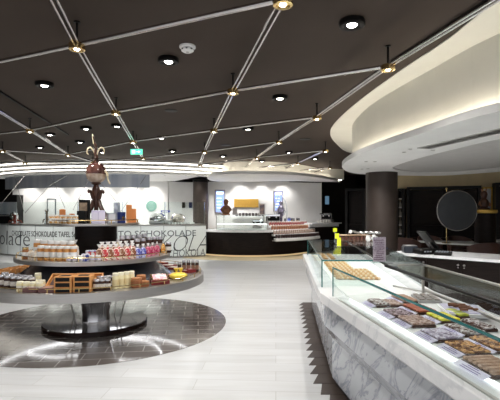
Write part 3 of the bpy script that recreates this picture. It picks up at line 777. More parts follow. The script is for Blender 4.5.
# ------------------------------------------------------------------ lounge at the far right
tb=thing('long_table','long white curved lounge table near the dark wall','table',(7,12,0))
TP=spline([(5.0,12.7),(5.1,12.1),(5.6,11.4),(6.8,11.0),(8.6,11.0),(9.6,11.2),(9.6,12.9),(8,13.0),(6.3,13.1)],6,True)
TP=[(x,min(y,12.75-(x-5.2)*.30)) for x,y in TP]
MB().prism(TP,.72,.76).build('tabletop',M_marble_top,tb,world=True)
for p in((6.2,11.8),(8.6,11.8)): MB().cyl((*p,0),(*p,.72),.12,.09,16).build('leg',M_black,tb,world=True)
tb=thing('low_table','small white table beyond the dark pedestal at the right edge','table',(7.55,13.0,0))
def mk_chair():
    t=thing('tub_chair','','chair')
    MB().lathe([(.0001,.40),(.26,.40),(.28,.43),(.27,.47),(.0001,.49)],24).build('seat',M_leather,t)
    mb=MB(); A=[]; 
    n=18; vs=[]
    for k in range(n+1):
        a=math.radians(-20+220*k/n); top=.86-.16*abs((k/n-.5)*2)**2
        for r,z in((.30,.36),(.35,.36),(.37,top),(.33,top+.01)): vs.append((r*math.cos(a),r*math.sin(a),z))
    fs=[]
    for k in range(n):
        for q in range(4): l=(q+1)%4; fs.append((k*4+q,k*4+4+q,k*4+4+l,k*4+l))
    fs+=[(0,1,2,3),(n*4+3,n*4+2,n*4+1,n*4)]
    mb.add(vs,fs,True).build('backrest',M_leather,t)
    for s,u in((1,1),(1,-1),(-1,1),(-1,-1)): MB().cyl((s*.17,u*.17,.41),(s*.24,u*.24,0),.018,.012,8).build('leg',M_black,t)
    return t
CK=Kind(mk_chair)
for px,d,rz,lab in[(408,12.6,2.2,'maroon leather tub chair by the column, left of the lounge table'),(430,13.35,0,'maroon leather tub chair behind the left end of the lounge table'),(460,12.95,0,'maroon leather tub chair behind the table under the round mirror'),(483,10.6,PI,'maroon leather tub chair in front of the lounge table with its back to us')]:
    CK.put((GX(px,d),d,0),rz,lab)
tb2=MB().prism(arc(0,0,.38,0,360,32)[:-1],.74,.77).build('tabletop',M_marble_top,tb); MB().lathe([(.2,0),(.2,.02),(.03,.04),(.03,.74)],20).build('stand',M_black,tb)
tb.location=(GX(499,12.7),12.7,0)
# pedestal with gold ring and chocolate figure
px,d=485,11.7
t=thing('display_pedestal','dark drum pedestal with gold rim standing on the lounge table','pedestal',(GX(px,d),d,.762))
MB().lathe([(.265,0),(.265,.80)],36).build('drum',M_dark,t)
MB().lathe([(.27,.80),(.30,.82),(.30,.88),(.29,.90),(.0001,.90)],36).build('gold_rim',M_gold,t)
t=thing('chocolate_figure','dark chocolate figure standing on the gold-rimmed pedestal','figure',(GX(px-1,d),d,.762+.9))
MB().lathe([(.16,0),(.15,.04),(.10,.06),(.13,.14),(.12,.24),(.06,.30),(.08,.36),(.095,.42),(.07,.49),(.0001,.52)],18,sx=1,sy=.8).build('body',M_choc,t)
for s in(-1,1): MB().tube([(s*.1,0,.2),(s*.15,-.03,.15),(s*.11,-.08,.1)],[.035,.03,.025],8).build('arm',M_choc2,t); MB().tube([(s*.04,0,.48),(s*.06,0,.56),(s*.05,0,.62)],[.02,.02,.008],8).build('ear',M_choc2,t)
# round mirror on a slim brass stand
px,d=457,11.6; x=GX(px,d)
t=thing('round_mirror','large round mirror in a thin metal ring on a slim brass stand','mirror',(x,d,.762))
zc=GZ(210.5,d)-.762; R=20*d/F
MB().torus((0,0,zc),R,.014,56,8,'y').build('ring_frame',M_steel,t)
MB().lathe([(.0001,0),(R-.01,0),(R-.01,.012),(.0001,.012)],56).build('mirror_disc',mat('smoky_mirror',(.11,.13,.18),.04,1),t,up=1)
xo=GX(447,d)-x
mb=MB().cyl((xo,.03,.02),(xo,.03,zc-math.sqrt(max(R*R-xo*xo,0))+.0),.012,n=8); mb.cyl((xo,.03,zc+R*.93),(xo,.03,zc+R+.05),.008,n=8); mb.sphere((xo,.03,zc+R+.055),.028,10,8)
mb.build('stand_rod',M_brass,t); MB().lathe([(.12,0),(.12,.012),(.012,.02)],24,(xo,.03,0)).build('base_plate',M_brass,t)
# dark wall units
def unit(px0,px1,d0,d1,ztop,label,shelves=False,zb=0):
    x0,x1=GX(px0,d0),GX(px1,d1); L=math.hypot(x1-x0,d1-d0); rz=math.atan2(d1-d0,x1-x0)
    t=thing('wall_unit',label,'cabinet',((x0+x1)/2,(d0+d1)/2,0),rz)
    mb=MB(); fw=.09
    mb.box((-L/2+fw/2,0,ztop/2),(fw,.34,ztop)); mb.box((L/2-fw/2,0,ztop/2),(fw,.34,ztop)); mb.box((0,0,ztop-fw/2),(L-2*fw,.34,fw)); mb.box((0,0,.05),(L-2*fw,.34,.1))
    mb.build('frame',M_black,t)
    MB().box((0,.12,ztop/2),(L-2*fw,.03,ztop-.2)).build('back_panel',M_dark,t)
    n=max(1,round(L/1.0))
    for k in range(1,n): MB().box((-L/2+L*k/n,0.05,ztop/2),(.04,.12,ztop-.2)).build('divider',M_black,t)
    for z in((.75,1.15) if not shelves else (.5,.85,1.15,1.45,1.75,2.05)): MB().box((0,.0,z),(L-2*fw,.26,.03)).build('shelf',M_dark if not shelves else M_steel,t)
    return t,L,rz
unit(407,481,14.4,13.55,GZ(187,14.2),'wide black wall unit of dark niches behind the round mirror')
unit(494,530,13.3,13.1,GZ(183,13.3),'tall black wall unit at the right edge beyond the pedestal')
unit(346,365.5,15.8,15.5,GZ(189,15.8),'dark open doorway unit left of the bronze column')
t,L,rz=unit(397,405.5,14.9,14.75,GZ(189,14.9),'narrow glass shelf unit full of bottles beside the bronze column',True)
bt=mat('bottle_glass',(.30,.30,.28),.2); 
def mk_bottle():
    t=thing('bottle','','bottle'); MB().lathe([(.03,0),(.032,.01),(.032,.12),(.012,.16),(.012,.2)],10).build('body',mat('smoked_bottle',(.25,.24,.22),.2),t); MB().lathe([(.014,.2),(.014,.23),(.0001,.23)],8).build('cap',M_brass,t); return t
BT=Kind(mk_bottle); loc=t.location
for z in(.865,1.165,1.465,1.765):
    for k in range(3): BT.put((loc.x-.06+k*.07,loc.y-.06,z+.001),0,'small bottle standing on the narrow shelf unit beside the bronze column','bottles in the narrow shelf unit')
MB().box((GX(406.5,14.55),14.5,GZ(213,14.5)),(.05,.05,1.7)).build('brass_strip',M_brass2,None,label='vertical brass strip on the wall between shelf unit and black wall unit',category='trim')
t=thing('wall_picture','gold and bluish wall ornament between the black wall units','picture',(GX(487.5,13.4),13.4,1.6))
MB().box((0,0,.4),(.30,.03,.75)).build('frame',M_gold,t); MB().box((-.02,-.018,.42),(.22,.01,.6)).build('picture_panel',M_bmirror,t)
t=thing('wall_screen','small dim blue screen on the dark wall beside the cafe','screen',(GX(327,17.9),19.88,GZ(205,19.9)))
t.location.x=GX(327,19.88)
MB().box((0,0,.22),(.22,.04,.44)).build('bezel',M_black,t); MB().box((0,-.022,.22),(.18,.006,.38)).build('display',mat('dim_blue_screen',(.05,.1,.16),.3,emit=(.12,.22,.32),es=.5),t)

# ------------------------------------------------------------------ tiered round display, left
TX,TY=-2.2,6.15
tw=thing('tiered_display','round three-tier steel display stand on a glossy black base, loaded with chocolate gifts','display stand',(TX,TY,0))
MB().lathe([(.69,.0),(.71,.01),(.71,.055),(.70,.065),(.0001,.07)],64).build('base',M_gloss,tw)
MB().lathe([(.19,.066),(.185,.12),(.19,.22),(.215,.34),(.25,.45),(.29,.53),(.34,.60)],48).build('pedestal',mat('pedestal_steel',(.72,.71,.72),.22,1),tw)
for k in range(4):
    a=math.radians(-120+90*k+10); MB().cyl((.40*math.cos(a),.40*math.sin(a),.067),(.56*math.cos(a),.56*math.sin(a),.60),.008,n=6).build('strut',M_steel,tw)
MB().lathe([(.30,.595),(1.47,.595),(1.53,.605),(1.53,.714),(1.50,.722),(1.50,.714),(.60,.714)],96).build('lower_tier',M_steel,tw)
LD=mat('under_tier_led',(1,1,1),.5,emit=(.97,.98,1),es=6)
MB().torus((0,0,.588),1.40,.008,90,6).build('light_strip',LD,tw)
MB().tube(spline([(-1.25,.55,.588),(-.75,.32,.588),(-.46,.40,.588),(.12,.23,.588),(.74,.14,.588),(.86,.40,.588),(.52,1.05,.588),(-.13,1.28,.588),(-.9,.98,.588)],6,True),.008,6,True).build('light_strip',LD,tw)
MB().lathe([(1.06,.714),(.74,.945)],72).build('mirror_cone',M_dmirror,tw)
MB().lathe([(.30,.945),(1.00,.945),(1.04,.952),(1.04,.998),(1.02,1.004),(1.01,1.0),(.29,1.0)],96).build('middle_tier',M_steel,tw)
MB().lathe([(.285,1.0),(.285,1.41)],48).build('core_drum',M_dark,tw)
MB().lathe([(.27,1.41),(.585,1.41),(.605,1.418),(.605,1.44),(.595,1.445),(.0001,1.445)],72).build('top_tier',M_steel,tw)
for R,z,n in((1.485,.716,28),(1.005,1.002,22),(.585,1.446,14)):
    g=MB().torus((0,0,z+.045),R,.0055,96,6); g.build('guard_rail',M_brass,tw)
    for k in range(n):
        a=2*PI*k/n; MB().cyl((R*math.cos(a),R*math.sin(a),z),(R*math.cos(a),R*math.sin(a),z+.047),.006,n=6).build('rail_post',M_brass,tw)
Z1,Z2,Z3=.7145,1.0005,1.4455
def onring(px,r,near=True):            # where the sight line of a column meets a circle of the stand
    m=(px-250)/F
    a=m*m+1; b=-2*(m*TX+TY); c=TX*TX+TY*TY-r*r; D_=b*b-4*a*c
    y=-b/(2*a) if D_<0 else (-b-(1 if near else -1)*math.sqrt(D_))/(2*a)
    x=m*y
    return x,y,math.atan2(y-TY,x-TX)+PI/2
lidw=mat('white_lid',(.80,.80,.79),.35); lidk=mat('black_lid',(.015,.014,.014),.3); lids=mat('silver_lid',(.68,.68,.72),.25,.7)
amber=mat('amber_content',(.46,.19,.05),.3,col2=(.70,.36,.12),scale=40); jarwhite=mat('white_sweets',(.74,.72,.68),.4,col2=(.55,.50,.45),scale=60)
darkc=mat('dark_content',(.035,.016,.013),.25,col2=(.06,.03,.022),scale=30); cream=M_cream2
def mk_jar(bm,lm,r=.042,h=.14,lab=None,labm=None):
    def f():
        t=thing('jar','','jar')
        MB().lathe([(r*.9,0),(r,.006),(r,h*.78),(r*.86,h*.84)],18).build('body',bm,t)
        MB().lathe([(r*.9,h*.82),(r*.95,h*.84),(r*.95,h*.98),(r*.9,h),(.0001,h)],18).build('lid',lm,t)
        MB().lathe([(r*1.01,h*.25),(r*1.01,h*.60)],18).build('paper_label',labm or lidw,t)
        return t
    return Kind(f)
def mk_bag(m,rib,w=.075,h=.15):
    def f():
        t=thing('sweet_bag','','bag')
        mb=MB(); n=16; vs=[]; prof=[(.42,.42,0),(.5,.45,.02),(.52,.46,h*.35),(.46,.36,h*.62),(.14,.10,h*.76),(.12,.08,h*.80),(.34,.10,h*.98),(.36,.05,h)]
        for a_,b_,z in prof:
            for k in range(n):
                g=2*PI*k/n; vs.append((w*a_*math.copysign(abs(math.cos(g))**.6,math.cos(g)),w*b_*math.copysign(abs(math.sin(g))**.6,math.sin(g)),z))
        def part(k0,k1):
            vv=vs[k0*n:(k1+1)*n]; q=k1-k0
            return MB().add(vv,[(k*n+i,k*n+(i+1)%n,k*n+n+(i+1)%n,k*n+n+i) for k in range(q) for i in range(n)]+[tuple(range(n-1,-1,-1)),tuple(q*n+i for i in range(n))],True)
        part(0,4).build('bag_body',m,t); part(4,len(prof)-1).build('bag_top',lidw,t)
        MB().torus((0,0,h*.77),w*.13,.004,12,6).build('ribbon',rib,t)
        return t
    return Kind(f)
def mk_box(w,d,h,bm,tm,fm=None,name='gift_box',win=True):
    def f():
        t=thing(name,'','box')
        MB().box((0,0,h/2),(w,d,h),bev=.003).build('carton',bm,t)
        if fm: MB().box((0,-d/2-.001,h*.5),(w*.82,.003,h*.74)).build('front_label',fm,t)
        if win: MB().box((0,0,h+.001),(w*.6,d*.5,.003)).build('window' if tm is M_black else 'top_label',tm,t)
        return t
    return Kind(f)
def place(K,px,r,z,label,group=None,near=True,dr=0,sc=None):
    x,y,a=onring(px,r,near)
    if z==Z2: sc=tuple(v*q for v,q in zip(sc or (1,1,1),(1.06,1.06,1.18)))
    if z==Z1: sc=tuple(v*q for v,q in zip(sc or (1,1,1),(1.05,1.05,1.12)))
    return K.put((x,y,z),a+dr,label,group,sc)
J_amb=mk_jar(amber,lidw,.040,.155); J_wht=mk_jar(jarwhite,lidw,.036,.10,labm=M_lilac); J_drk=mk_jar(darkc,lids,.038,.15,labm=mat('grey_label',(.30,.27,.26),.5))
J_drk2=mk_jar(darkc,lids,.040,.13,labm=jarwhite); J_cre=mk_jar(cream,lidw,.036,.11,labm=cream)
specks=lambda n,a,b,s=55: mat(n,a,.4,col2=b,scale=s,kind='voronoi',contrast=(.3,.6))
B_red=mk_bag(specks('red_mix',(.50,.03,.04),(.85,.72,.66)),M_brass); B_brn=mk_bag(specks('brown_mix',(.22,.07,.03),(.80,.66,.55)),M_redcard)
B_blu=mk_bag(specks('blue_mix',(.07,.08,.38),(.60,.62,.85)),M_navy); B_mag=mk_bag(specks('magenta_mix',(.45,.02,.10),(.65,.30,.36)),M_redcard)
B_ora=mk_bag(specks('orange_mix',(.72,.26,.03),(.85,.62,.25)),M_brass); B_wht=mk_bag(specks('white_mix',(.84,.80,.74),(.72,.58,.42)),M_brass,.085,.17)
# middle tier, front row from left to right
K1=mk_jar(mat('caramel_content',(.35,.15,.06),.35),M_brass,.036,.13); place(K1,25.5,.95,Z2,'small caramel brown jar at the left end of the middle tier')
for px in(31,36): place(B_wht,px,.93,Z2,'white sweet bag near the left end of the middle tier','white bags at the left of the middle tier',sc=(.8,.8,.8))
for px in(41,47.5,54,60.5,67,73.5): place(J_amb,px,.90,Z2,'amber jar with white lid in the row left of the dark drum','amber jars on the middle tier')
for px in(37,44,51,57.5,64.5,71): place(J_amb,px,.78,Z2,'amber jar with white lid standing in the second row, left of the drum','second-row amber jars',sc=(1,1,1.3))
for px in(41,48,55,62): place(B_wht,px,.66,Z2,'tall white sweet bag behind the amber jars on the middle tier','white bags behind the amber jars',sc=(1.25,1.2,1.15))
for px in(69.5,75): place(B_wht,px,.60,Z2,'white sweet bag beside the dark drum of the middle tier','white bags beside the drum',sc=(1,1,1.2))
for px in(69,74.5,80): place(J_wht,px,.965,Z2,'low white jar at the rim of the middle tier below the amber jars','low white jars at the middle rim',sc=(.8,.8,.62))
B1=mk_box(.085,.05,.075,specks('navy_print',(.03,.05,.30),(.75,.75,.80),40),M_lilac,None); 
for px in(85.5,): place(B1,px,.93,Z2,'small navy and white printed box at the rim below the dark drum')
for px in(92,98): place(J_wht,px,.95,Z2,'low white jar at the rim in front of the dark drum','low white jars before the drum',sc=(.85,.85,.6))
B2=mk_box(.075,.05,.095,specks('blue_red_print',(.04,.10,.45),(.78,.80,.85),30),lidw,specks('red_label',(.6,.05,.05),(.8,.8,.82),30))
for px in(89,94,99): place(B2,px,.70,Z2,'small blue, red and white carton standing before the dark drum','blue and red cartons before the drum')
B3=mk_box(.085,.05,.075,lidw,M_lilac,mat('grey_label2',(.4,.38,.37),.5)); place(B3,106,.72,Z2,'small white carton with grey label right of the blue and red cartons')
for k,px in enumerate((99.5,105,110.5,116,121.5,127,132.5)): place(B_red if k%2 else B_brn,px,.90,Z2,'clear bag of red and brown sweets in the front row of the middle tier' ,'red and brown sweet bags in the front row',sc=(1.05,1.05,1.12))
for px in(137.5,143): place(B_blu,px,.90,Z2,'bag of blue and purple sweets right of the red sweet bags','blue sweet bags on the middle tier')
for px in(148,152.5,157): place(B_mag,px,.88,Z2,'bag of magenta red sweets right of the blue bags','magenta sweet bags on the middle tier')
place(B_ora,163,.88,Z2,'bag of orange sweets near the right end of the middle tier')
place(J_drk2,168.5,.88,Z2,'dark jar with silver lid at the right end of the middle tier')
for px in(102,108,114,120,126,132): place(B_brn if px%4 else B_red,px,.78,Z2,'bag of red and brown sweets in the second row of the middle tier','second-row red and brown bags',sc=(1.1,1.1,1.25))
for px in(122.5,128,133.5,139,144.5): place(J_drk,px,.62,Z2,'tall dark jar with silver lid in the back row of the middle tier','tall dark jars at the back of the middle tier',sc=(1,1,1.6))
for px in(137,143,149,154.5,160): place(J_drk,px,.74,Z2,'dark jar with silver lid behind the blue and magenta bags','dark jars behind the bags',sc=(1,1,1.35))
K2=mk_jar(cream,lidw,.03,.2,labm=cream); place(K2,119,.55,Z2,'slim cream candle standing between the drum and the tall dark jars')
# top tier
J_gold=mk_jar(specks('gold_mix',(.62,.34,.10),(.85,.76,.60),40),lidw,.036,.115)
for px in(51.5,56.5,61.5,66.5,71.5,76): place(J_gold,px,.50,Z3,'small golden jar with white lid at the left of the top tier','golden jars on the top tier')
B4=mk_box(.10,.08,.10,M_kraft2,M_kraft); place(B4,62.5,.34,Z3,'orange-brown gift box behind the golden jars on the top tier',sc=(1,1,1.9)); place(B4,72,.30,Z3,'low orange-brown box behind the golden jars, nearer the black box',sc=(.9,.9,1.3))
B5=mk_box(.13,.07,.32,M_black,M_black,mat('tan_photo',(.20,.13,.08),.4,col2=(.45,.33,.22),scale=20),win=False); place(B5,84.5,.36,Z3,'tall black gift box with tan picture on the top tier')
B5b=mk_box(.11,.07,.17,M_black,M_black,None); place(B5b,82,.47,Z3,'low black box in front of the tall black picture box')
B6=mk_box(.085,.06,.175,M_lilac,lidw,mat('pale_lilac_label',(.70,.66,.80),.4)); 
for px in(95,101.5): place(B6,px,.50,Z3,'pale lilac carton at the front of the top tier below the sculpture','pale lilac cartons on the top tier')
B7=mk_box(.10,.07,.14,M_silver,M_silver,mat('silver_label',(.55,.55,.60),.4)); place(B7,111,.50,Z3,'silver foil pack right of the lilac cartons on the top tier')
B8=mk_box(.11,.06,.29,M_silver,M_silver,mat('blueish_label',(.30,.38,.46),.4),win=False); place(B8,117,.30,Z3,'tall silver and blue carton standing behind on the top tier')
B9=mk_box(.10,.06,.155,M_navy,M_navy,None,win=False); o=place(B9,121.5,.47,Z3,'navy blue box with gold emblem on the top tier')
MB().add([(-.03,-.033,.075),(0,-.033,.045),(.03,-.033,.075),(0,-.033,.105),(-.03,-.029,.075),(0,-.029,.045),(.03,-.029,.075),(0,-.029,.105)],[(0,1,2,3),(7,6,5,4),(0,4,5,1),(1,5,6,2),(2,6,7,3),(3,7,4,0)]).build('emblem',M_brass,o)
B10=mk_box(.11,.08,.26,M_kraft2,M_kraft2,None,win=False); place(B10,129,.38,Z3,'taller plain orange carton at the right end of the top tier'); place(B10,134,.44,Z3,'shorter plain orange carton at the right end of the top tier',sc=(.8,.8,.78))
# lower tier
J_c=mk_jar(cream,mat('ivory_lid',(.84,.80,.62),.4),.036,.10,labm=mat('ivory_label',(.80,.76,.66),.4))
for px in(2,8,14,20,26,32): place(J_drk2,px,1.30,Z1,'dark jar with pale lid in the row at the left of the lower tier','dark jars at the left of the lower tier')
for px in(5,11,17,23,29): place(J_drk2,px,1.19,Z1,'dark jar with pale lid in the inner row at the left of the lower tier','inner dark jars on the lower tier')
for px in(20,26.5,33,39.5): place(J_c,px,1.40,Z1,'low cream jar in the front row at the left of the lower tier','cream jars on the lower tier')
for px in(28,35,42): place(J_c,px,1.27,Z1,'low cream jar standing just behind the cream front row','inner cream jars on the lower tier')
place(J_c,38,1.13,Z1,'single cream jar near the cone at the left of the lower tier',sc=(1,1,1.5))
BX=mk_box(.15,.15,.05,mat('plum_glaze',(.12,.05,.045),.3),mat('rose_window',(.55,.36,.32),.3),None)
for px in(33,48): place(BX,px,1.41,Z1,'flat dark gift box with rosy window at the rim of the lower tier','flat dark boxes at the lower rim',dr=.15)
BK=mk_box(.185,.18,.058,M_kraft,M_black,M_black,name='chocolate_box')
for k,px in enumerate((65.5,84)):
    for q in range(3):
        x,y,a=onring(px,1.38); BK.put((x,y,Z1+q*.0595),a*.5,'brown card chocolate box with black window, %s stack, %s'%(('left','right')[k],('bottom one','middle one','top one')[q]))
# open wooden presentation boxes leaning on the cone
def mk_lid():
    t=thing('open_box','','box'); MB().box((0,0,.012),(.30,.22,.02),bev=.004).build('base_board',M_kraft,t)
    for c,d in(((0,-.105,.035),(.30,.012,.05)),((0,.105,.035),(.30,.012,.05)),((-.145,0,.035),(.012,.2,.05)),((.145,0,.035),(.012,.2,.05))): MB().box(c,d).build('side_board',M_kraft,t)
    MB().box((-.04,0,.028),(.17,.16,.012)).build('dark_inlay',M_choc,t)
    for x in(.075,.115): MB().lathe([(.02,.022),(.018,.035),(.006,.055),(.0001,.058)],10,(x,0,0)).build('praline',M_choc,t)
    return t
OB=Kind(mk_lid)
for px,lab in((63,'open wooden presentation box leaning behind the left stack of brown boxes'),(89,'open wooden presentation box with two pralines behind the right stack')):
    x,y,a=onring(px,1.17); o=OB.put((x,y,Z1+.055),a*.5,lab); o.rotation_euler=(.55,0,a*.4)
for px in(96.5,102,107.5): place(J_drk2,px,1.40,Z1,'small dark jar with silver lid right of the brown boxes','small dark jars on the lower tier',sc=(.9,.9,.9))
for px in(100,105.5,111): place(J_drk2,px,1.27,Z1,'small dark jar with silver lid in the second row right of the brown boxes','second-row dark jars on the lower tier')
J_cy=mk_jar(cream,mat('ivory_cap',(.88,.84,.66),.4),.034,.165,labm=mat('butter_label',(.75,.62,.34),.4))
for k,px in enumerate((115.5,121,126.5,131.5)): place(J_cy,px,1.37-.02*k,Z1,'tall cream tube in the row at the front of the lower tier','tall cream tubes')
K3=mk_jar(mat('copper_board',(.30,.11,.04),.5),mat('copper_lid',(.42,.18,.07),.45),.062,.10,labm=mat('copper_band',(.25,.09,.035),.5))
place(K3,136.5,1.38,Z1,'larger round brown tin right of the cream tubes'); place(K3,144.5,1.40,Z1,'lower round brown tin next to the pink picture box',sc=(.85,.85,.6)); place(K3,141,1.22,Z1,'round brown tin behind the other two brown tins',sc=(.9,.9,1))
t=thing('picture_box','dark gift box with gold frame and pink and white picture on top','box'); t.location=(*onring(159.5,1.36)[:2],Z1); t.rotation_euler=(0,0,.35)
MB().box((0,0,.03),(.22,.20,.06),bev=.004).build('carton',M_redcard,t)
MB().box((0,0,.075),(.22,.20,.014),rx=.25).build('gold_frame',M_brass,t); MB().box((0,-.002,.084),(.17,.15,.008),rx=.25).build('picture',M_pink,t)
t=thing('yellow_box','crinkled yellow foil gift parcel near the right end of the lower tier','parcel'); t.location=(*onring(178.5,1.34)[:2],Z1); t.rotation_euler=(0,0,.3)
mb=MB(); mb.sphere((0,0,.045),.12,20,12,(1,.75,.40)); mb.build('foil_wrap',M_yfoil,t)
for s in(-1,1): MB().lathe([(.008,0),(.03,.05),(.034,.06)],10,(0,0,0)).build('foil_twist',M_yfoil,t).location=(s*.03,.0,.085)
J_r=mk_jar(darkc,lids,.026,.125,labm=mat('bronze_label',(.22,.11,.07),.4))
for k,px in enumerate((179.5,184,188.5,193,197)): place(J_r,px,1.20,Z1,'slim dark jar in the row at the right end of the lower tier','slim dark jars at the right end',sc=(1,1,1.25))
BR=mk_box(.16,.13,.045,M_redcard,M_pink,None)
place(BR,172,1.22,Z1,'flat dark red box with pink label behind the yellow parcel',dr=.2); place(BR,190,1.30,Z1,'flat dark red box under the row of slim jars at the right rim',dr=.5)
BW=mk_box(.26,.14,.03,M_redcard,mat('white_card_top',(.84,.82,.76),.4),None)
for k,px in enumerate((168,176,184)): place(BW,px,1.17,Z1,'flat dark box with white card top at the far right of the lower tier','white-topped boxes at the far right',near=False,dr=.9)
BZ=mk_box(.20,.12,.05,M_redcard,M_kraft2,None)
for k,px in enumerate((146,154,161)): place(BZ,px,1.2,Z1,'deep red box in the row at the far right behind the middle tier','deep red boxes at the far side',near=False,dr=.2)
for k,px in enumerate((4,12,20,29,38)): 
    KZ=OB; x,y,a=onring(px,1.25,False); KZ.put((x,y,Z1),a+.3,'open wooden box on the far left side of the lower tier','wooden boxes on the far side of the lower tier',sc=(.9,.8,1.2))
t=thing('gift_box','small orange yellow box near the cone on the left of the lower tier','box',(*onring(47,1.12,False)[:2],Z1)); MB().box((0,0,.03),(.14,.12,.06),bev=.004).build('carton',mat('amber_board',(.75,.42,.06),.5),t); MB().box((0,0,.061),(.08,.07,.003)).build('top_label',M_cream,t)

# chocolate sculpture
sc=thing('chocolate_sculpture','ornate dark chocolate sculpture with glossy egg and curled horn on the top tier','sculpture',(TX,TY,Z3))
MB().lathe([(.20,0),(.20,.012),(.17,.02),(.0001,.022)],32).build('plinth_disc',M_choc,sc)
for k in range(4):
    a=PI/4+k*PI/2+.2; c,s_=math.cos(a),math.sin(a)
    MB().tube(spline([(c*.17,s_*.17,.02),(c*.20,s_*.20,.09),(c*.11,s_*.11,.19),(c*.055,s_*.055,.32),(c*.085,s_*.085,.42),(c*.13,s_*.13,.46),(c*.12,s_*.12,.42)],5),[.017]*10+[.022]*10+[.017]*10+[.010],8).build('scroll_leg',M_choc,sc)
MB().lathe([(.05,.02),(.06,.06),(.035,.12),(.03,.22),(.042,.30),(.035,.36),(.06,.44),(.05,.50),(.03,.54),(.075,.56),(.06,.575)],20).build('stem',M_choc,sc)
MB().lathe([(.04,.565),(.09,.59),(.125,.63),(.138,.675),(.134,.70)],28).build('egg_lower',M_silver if False else mat('cream_glaze',(.36,.26,.19),.2,col2=(.55,.45,.36),scale=12),sc)
egg=mat('chestnut_glaze',(.055,.018,.015),.14,col2=(.22,.10,.08),scale=9)
MB().lathe([(.137,.695),(.140,.73),(.125,.79),(.09,.835),(.05,.855),(.03,.86)],28).build('egg_upper',egg,sc)
MB().tube(spline([(0,0,.85),(.005,0,.93),(-.01,0,1.0),(.0,0,1.08),(-.03,0,1.16),(-.045,0,1.24)],5),[.034]*6+[.026]*6+[.020]*7+[.016]*6+[.008],10).build('horn_stem',M_choc,sc)
for s_,m_ in((-1,M_wchoc),(1,M_wchoc)):
    MB().tube(spline([(0,0,.93),(s_*.03,-.01,1.02),(s_*.07,-.02,1.07),(s_*.11,-.02,1.06),(s_*.125,-.02,1.00),(s_*.10,-.02,.975)],6),[.010]*24+[.008]*6+[.005],8).build('curl',m_,sc)
MB().tube(spline([(-.03,0,1.13),(-.04,0,1.2),(-.055,0,1.27)],4),[.016]*6+[.012]*2+[.006],8).build('horn_tip',M_wchoc,sc)
MB().tube(spline([(.12,-.03,.74),(.17,-.04,.70),(.18,-.04,.62),(.215,-.05,.55)],5),[.016]*8+[.012]*7+[.006],8).build('ribbon',M_wchoc,sc)

# ------------------------------------------------------------------ letter counter, back left
BCX,BCY,BR_=-5,21.6,7.0
lc=thing('letter_counter','curved white counter with pale glass front printed with chocolate lettering','counter',(-5,14.8,0))
def pang(px,R=BR_):
    m=(px-250)/F; a=m*m+1; b=-2*(m*BCX+BCY); c=BCX*BCX+BCY*BCY-R*R; D_=max(b*b-4*a*c,0); y=(-b-math.sqrt(D_))/(2*a); x=m*y
    return math.degrees(math.atan2(y-BCY,x-BCX))
AR=pang(206); AL=-130
MB().band(arc(BCX,BCY,BR_,AL,AR,70),arc(BCX,BCY,BR_-.05,AL,AR,70),.06,1.13).build('glass_front',M_letterglass,lc,world=True)
MB().band(arc(BCX,BCY,BR_-.05,AL,AR,70),arc(BCX,BCY,BR_-.6,AL,AR,70),.06,1.13).build('carcass',M_white,lc,world=True)
MB().band(arc(BCX,BCY,BR_-.04,AL,AR,70),arc(BCX,BCY,BR_-.6,AL,AR,70),0,.06).build('plinth',M_steel,lc,world=True)
MB().band(arc(BCX,BCY,BR_+.03,AL,AR,70),arc(BCX,BCY,BR_-.65,AL,AR,70),1.13,1.165).build('worktop',M_steel,lc,world=True)
a=AL
while a<AR:
    x,y=BCX+(BR_+.003)*math.cos(math.radians(a)),BCY+(BR_+.003)*math.sin(math.radians(a))
    MB().box((x,y,.595),(.012,.006,1.06),rz=math.radians(a)+PI/2).build('panel_joint',M_ink2,lc,world=True); a+=6.3
# upright glass screen above the counter
gs=thing('glass_screen','curved upright clear glass screen with slim posts on the letter counter','glass screen',(-5,14.9,1.165))
MB().band(arc(BCX,BCY,BR_-.03,AL,AR,70),arc(BCX,BCY,BR_-.04,AL,AR,70),1.166,1.95).build('pane',M_glass,gs,world=True)
for px in(15,44,77,122,165,205):
    a=math.radians(pang(px)); MB().cyl((BCX+(BR_-.06)*math.cos(a)+5,BCY+(BR_-.06)*math.sin(a)-14.9,0.001),(BCX+(BR_-.06)*math.cos(a)+5,BCY+(BR_-.06)*math.sin(a)-14.9,.42 if px<60 else .78),.012,n=8).build('post',M_chrome,gs)
# lettering bent round the front
def lettering(body,px0,px1,z0,zh,m,label=None,shear=0,weight=0,upright=1):
    cu=bpy.data.curves.new('lettering','FONT'); cu.body=body; cu.size=1; cu.shear=shear; cu.offset=weight; cu.extrude=0.0; cu.resolution_u=3
    tmp=bpy.data.objects.new('lettering_tmp',cu); COL.objects.link(tmp); bpy.context.view_layer.update()
    dg=bpy.context.evaluated_depsgraph_get(); me=bpy.data.meshes.new_from_object(tmp.evaluated_get(dg)); bpy.data.objects.remove(tmp)
    xs=[v.co.x for v in me.vertices]; ys=[v.co.y for v in me.vertices]; x0,x1,y0,y1=min(xs),max(xs),min(ys),max(ys)
    a0,a1=math.radians(pang(px0)),math.radians(pang(px1)); R=BR_+.006
    for v in me.vertices:
        u=(v.co.x-x0)/(x1-x0); a=a0+(a1-a0)*u; z=z0+(v.co.y-y0)/(y1-y0)*zh
        v.co=(BCX+R*math.cos(a)-lc.location.x,BCY+R*math.sin(a)-lc.location.y,z)
    me.materials.clear(); me.materials.append(m)
    o=bpy.data.objects.new('lettering',me); COL.objects.link(o); o.parent=lc
    return o
zz=lambda py,d=14.8: GZ(py,d)
lettering('schokolade',-36,30,zz(247),.52,M_ink,shear=.05,weight=-.012)
lettering('CHOCOLATE SCHOKOLADE TAFEL Su',12,76,zz(237),.19,M_ink,weight=.012)
lettering('TO SCHOKOLADE',118,196,zz(236,15.2),.21,M_ink2,weight=.008)
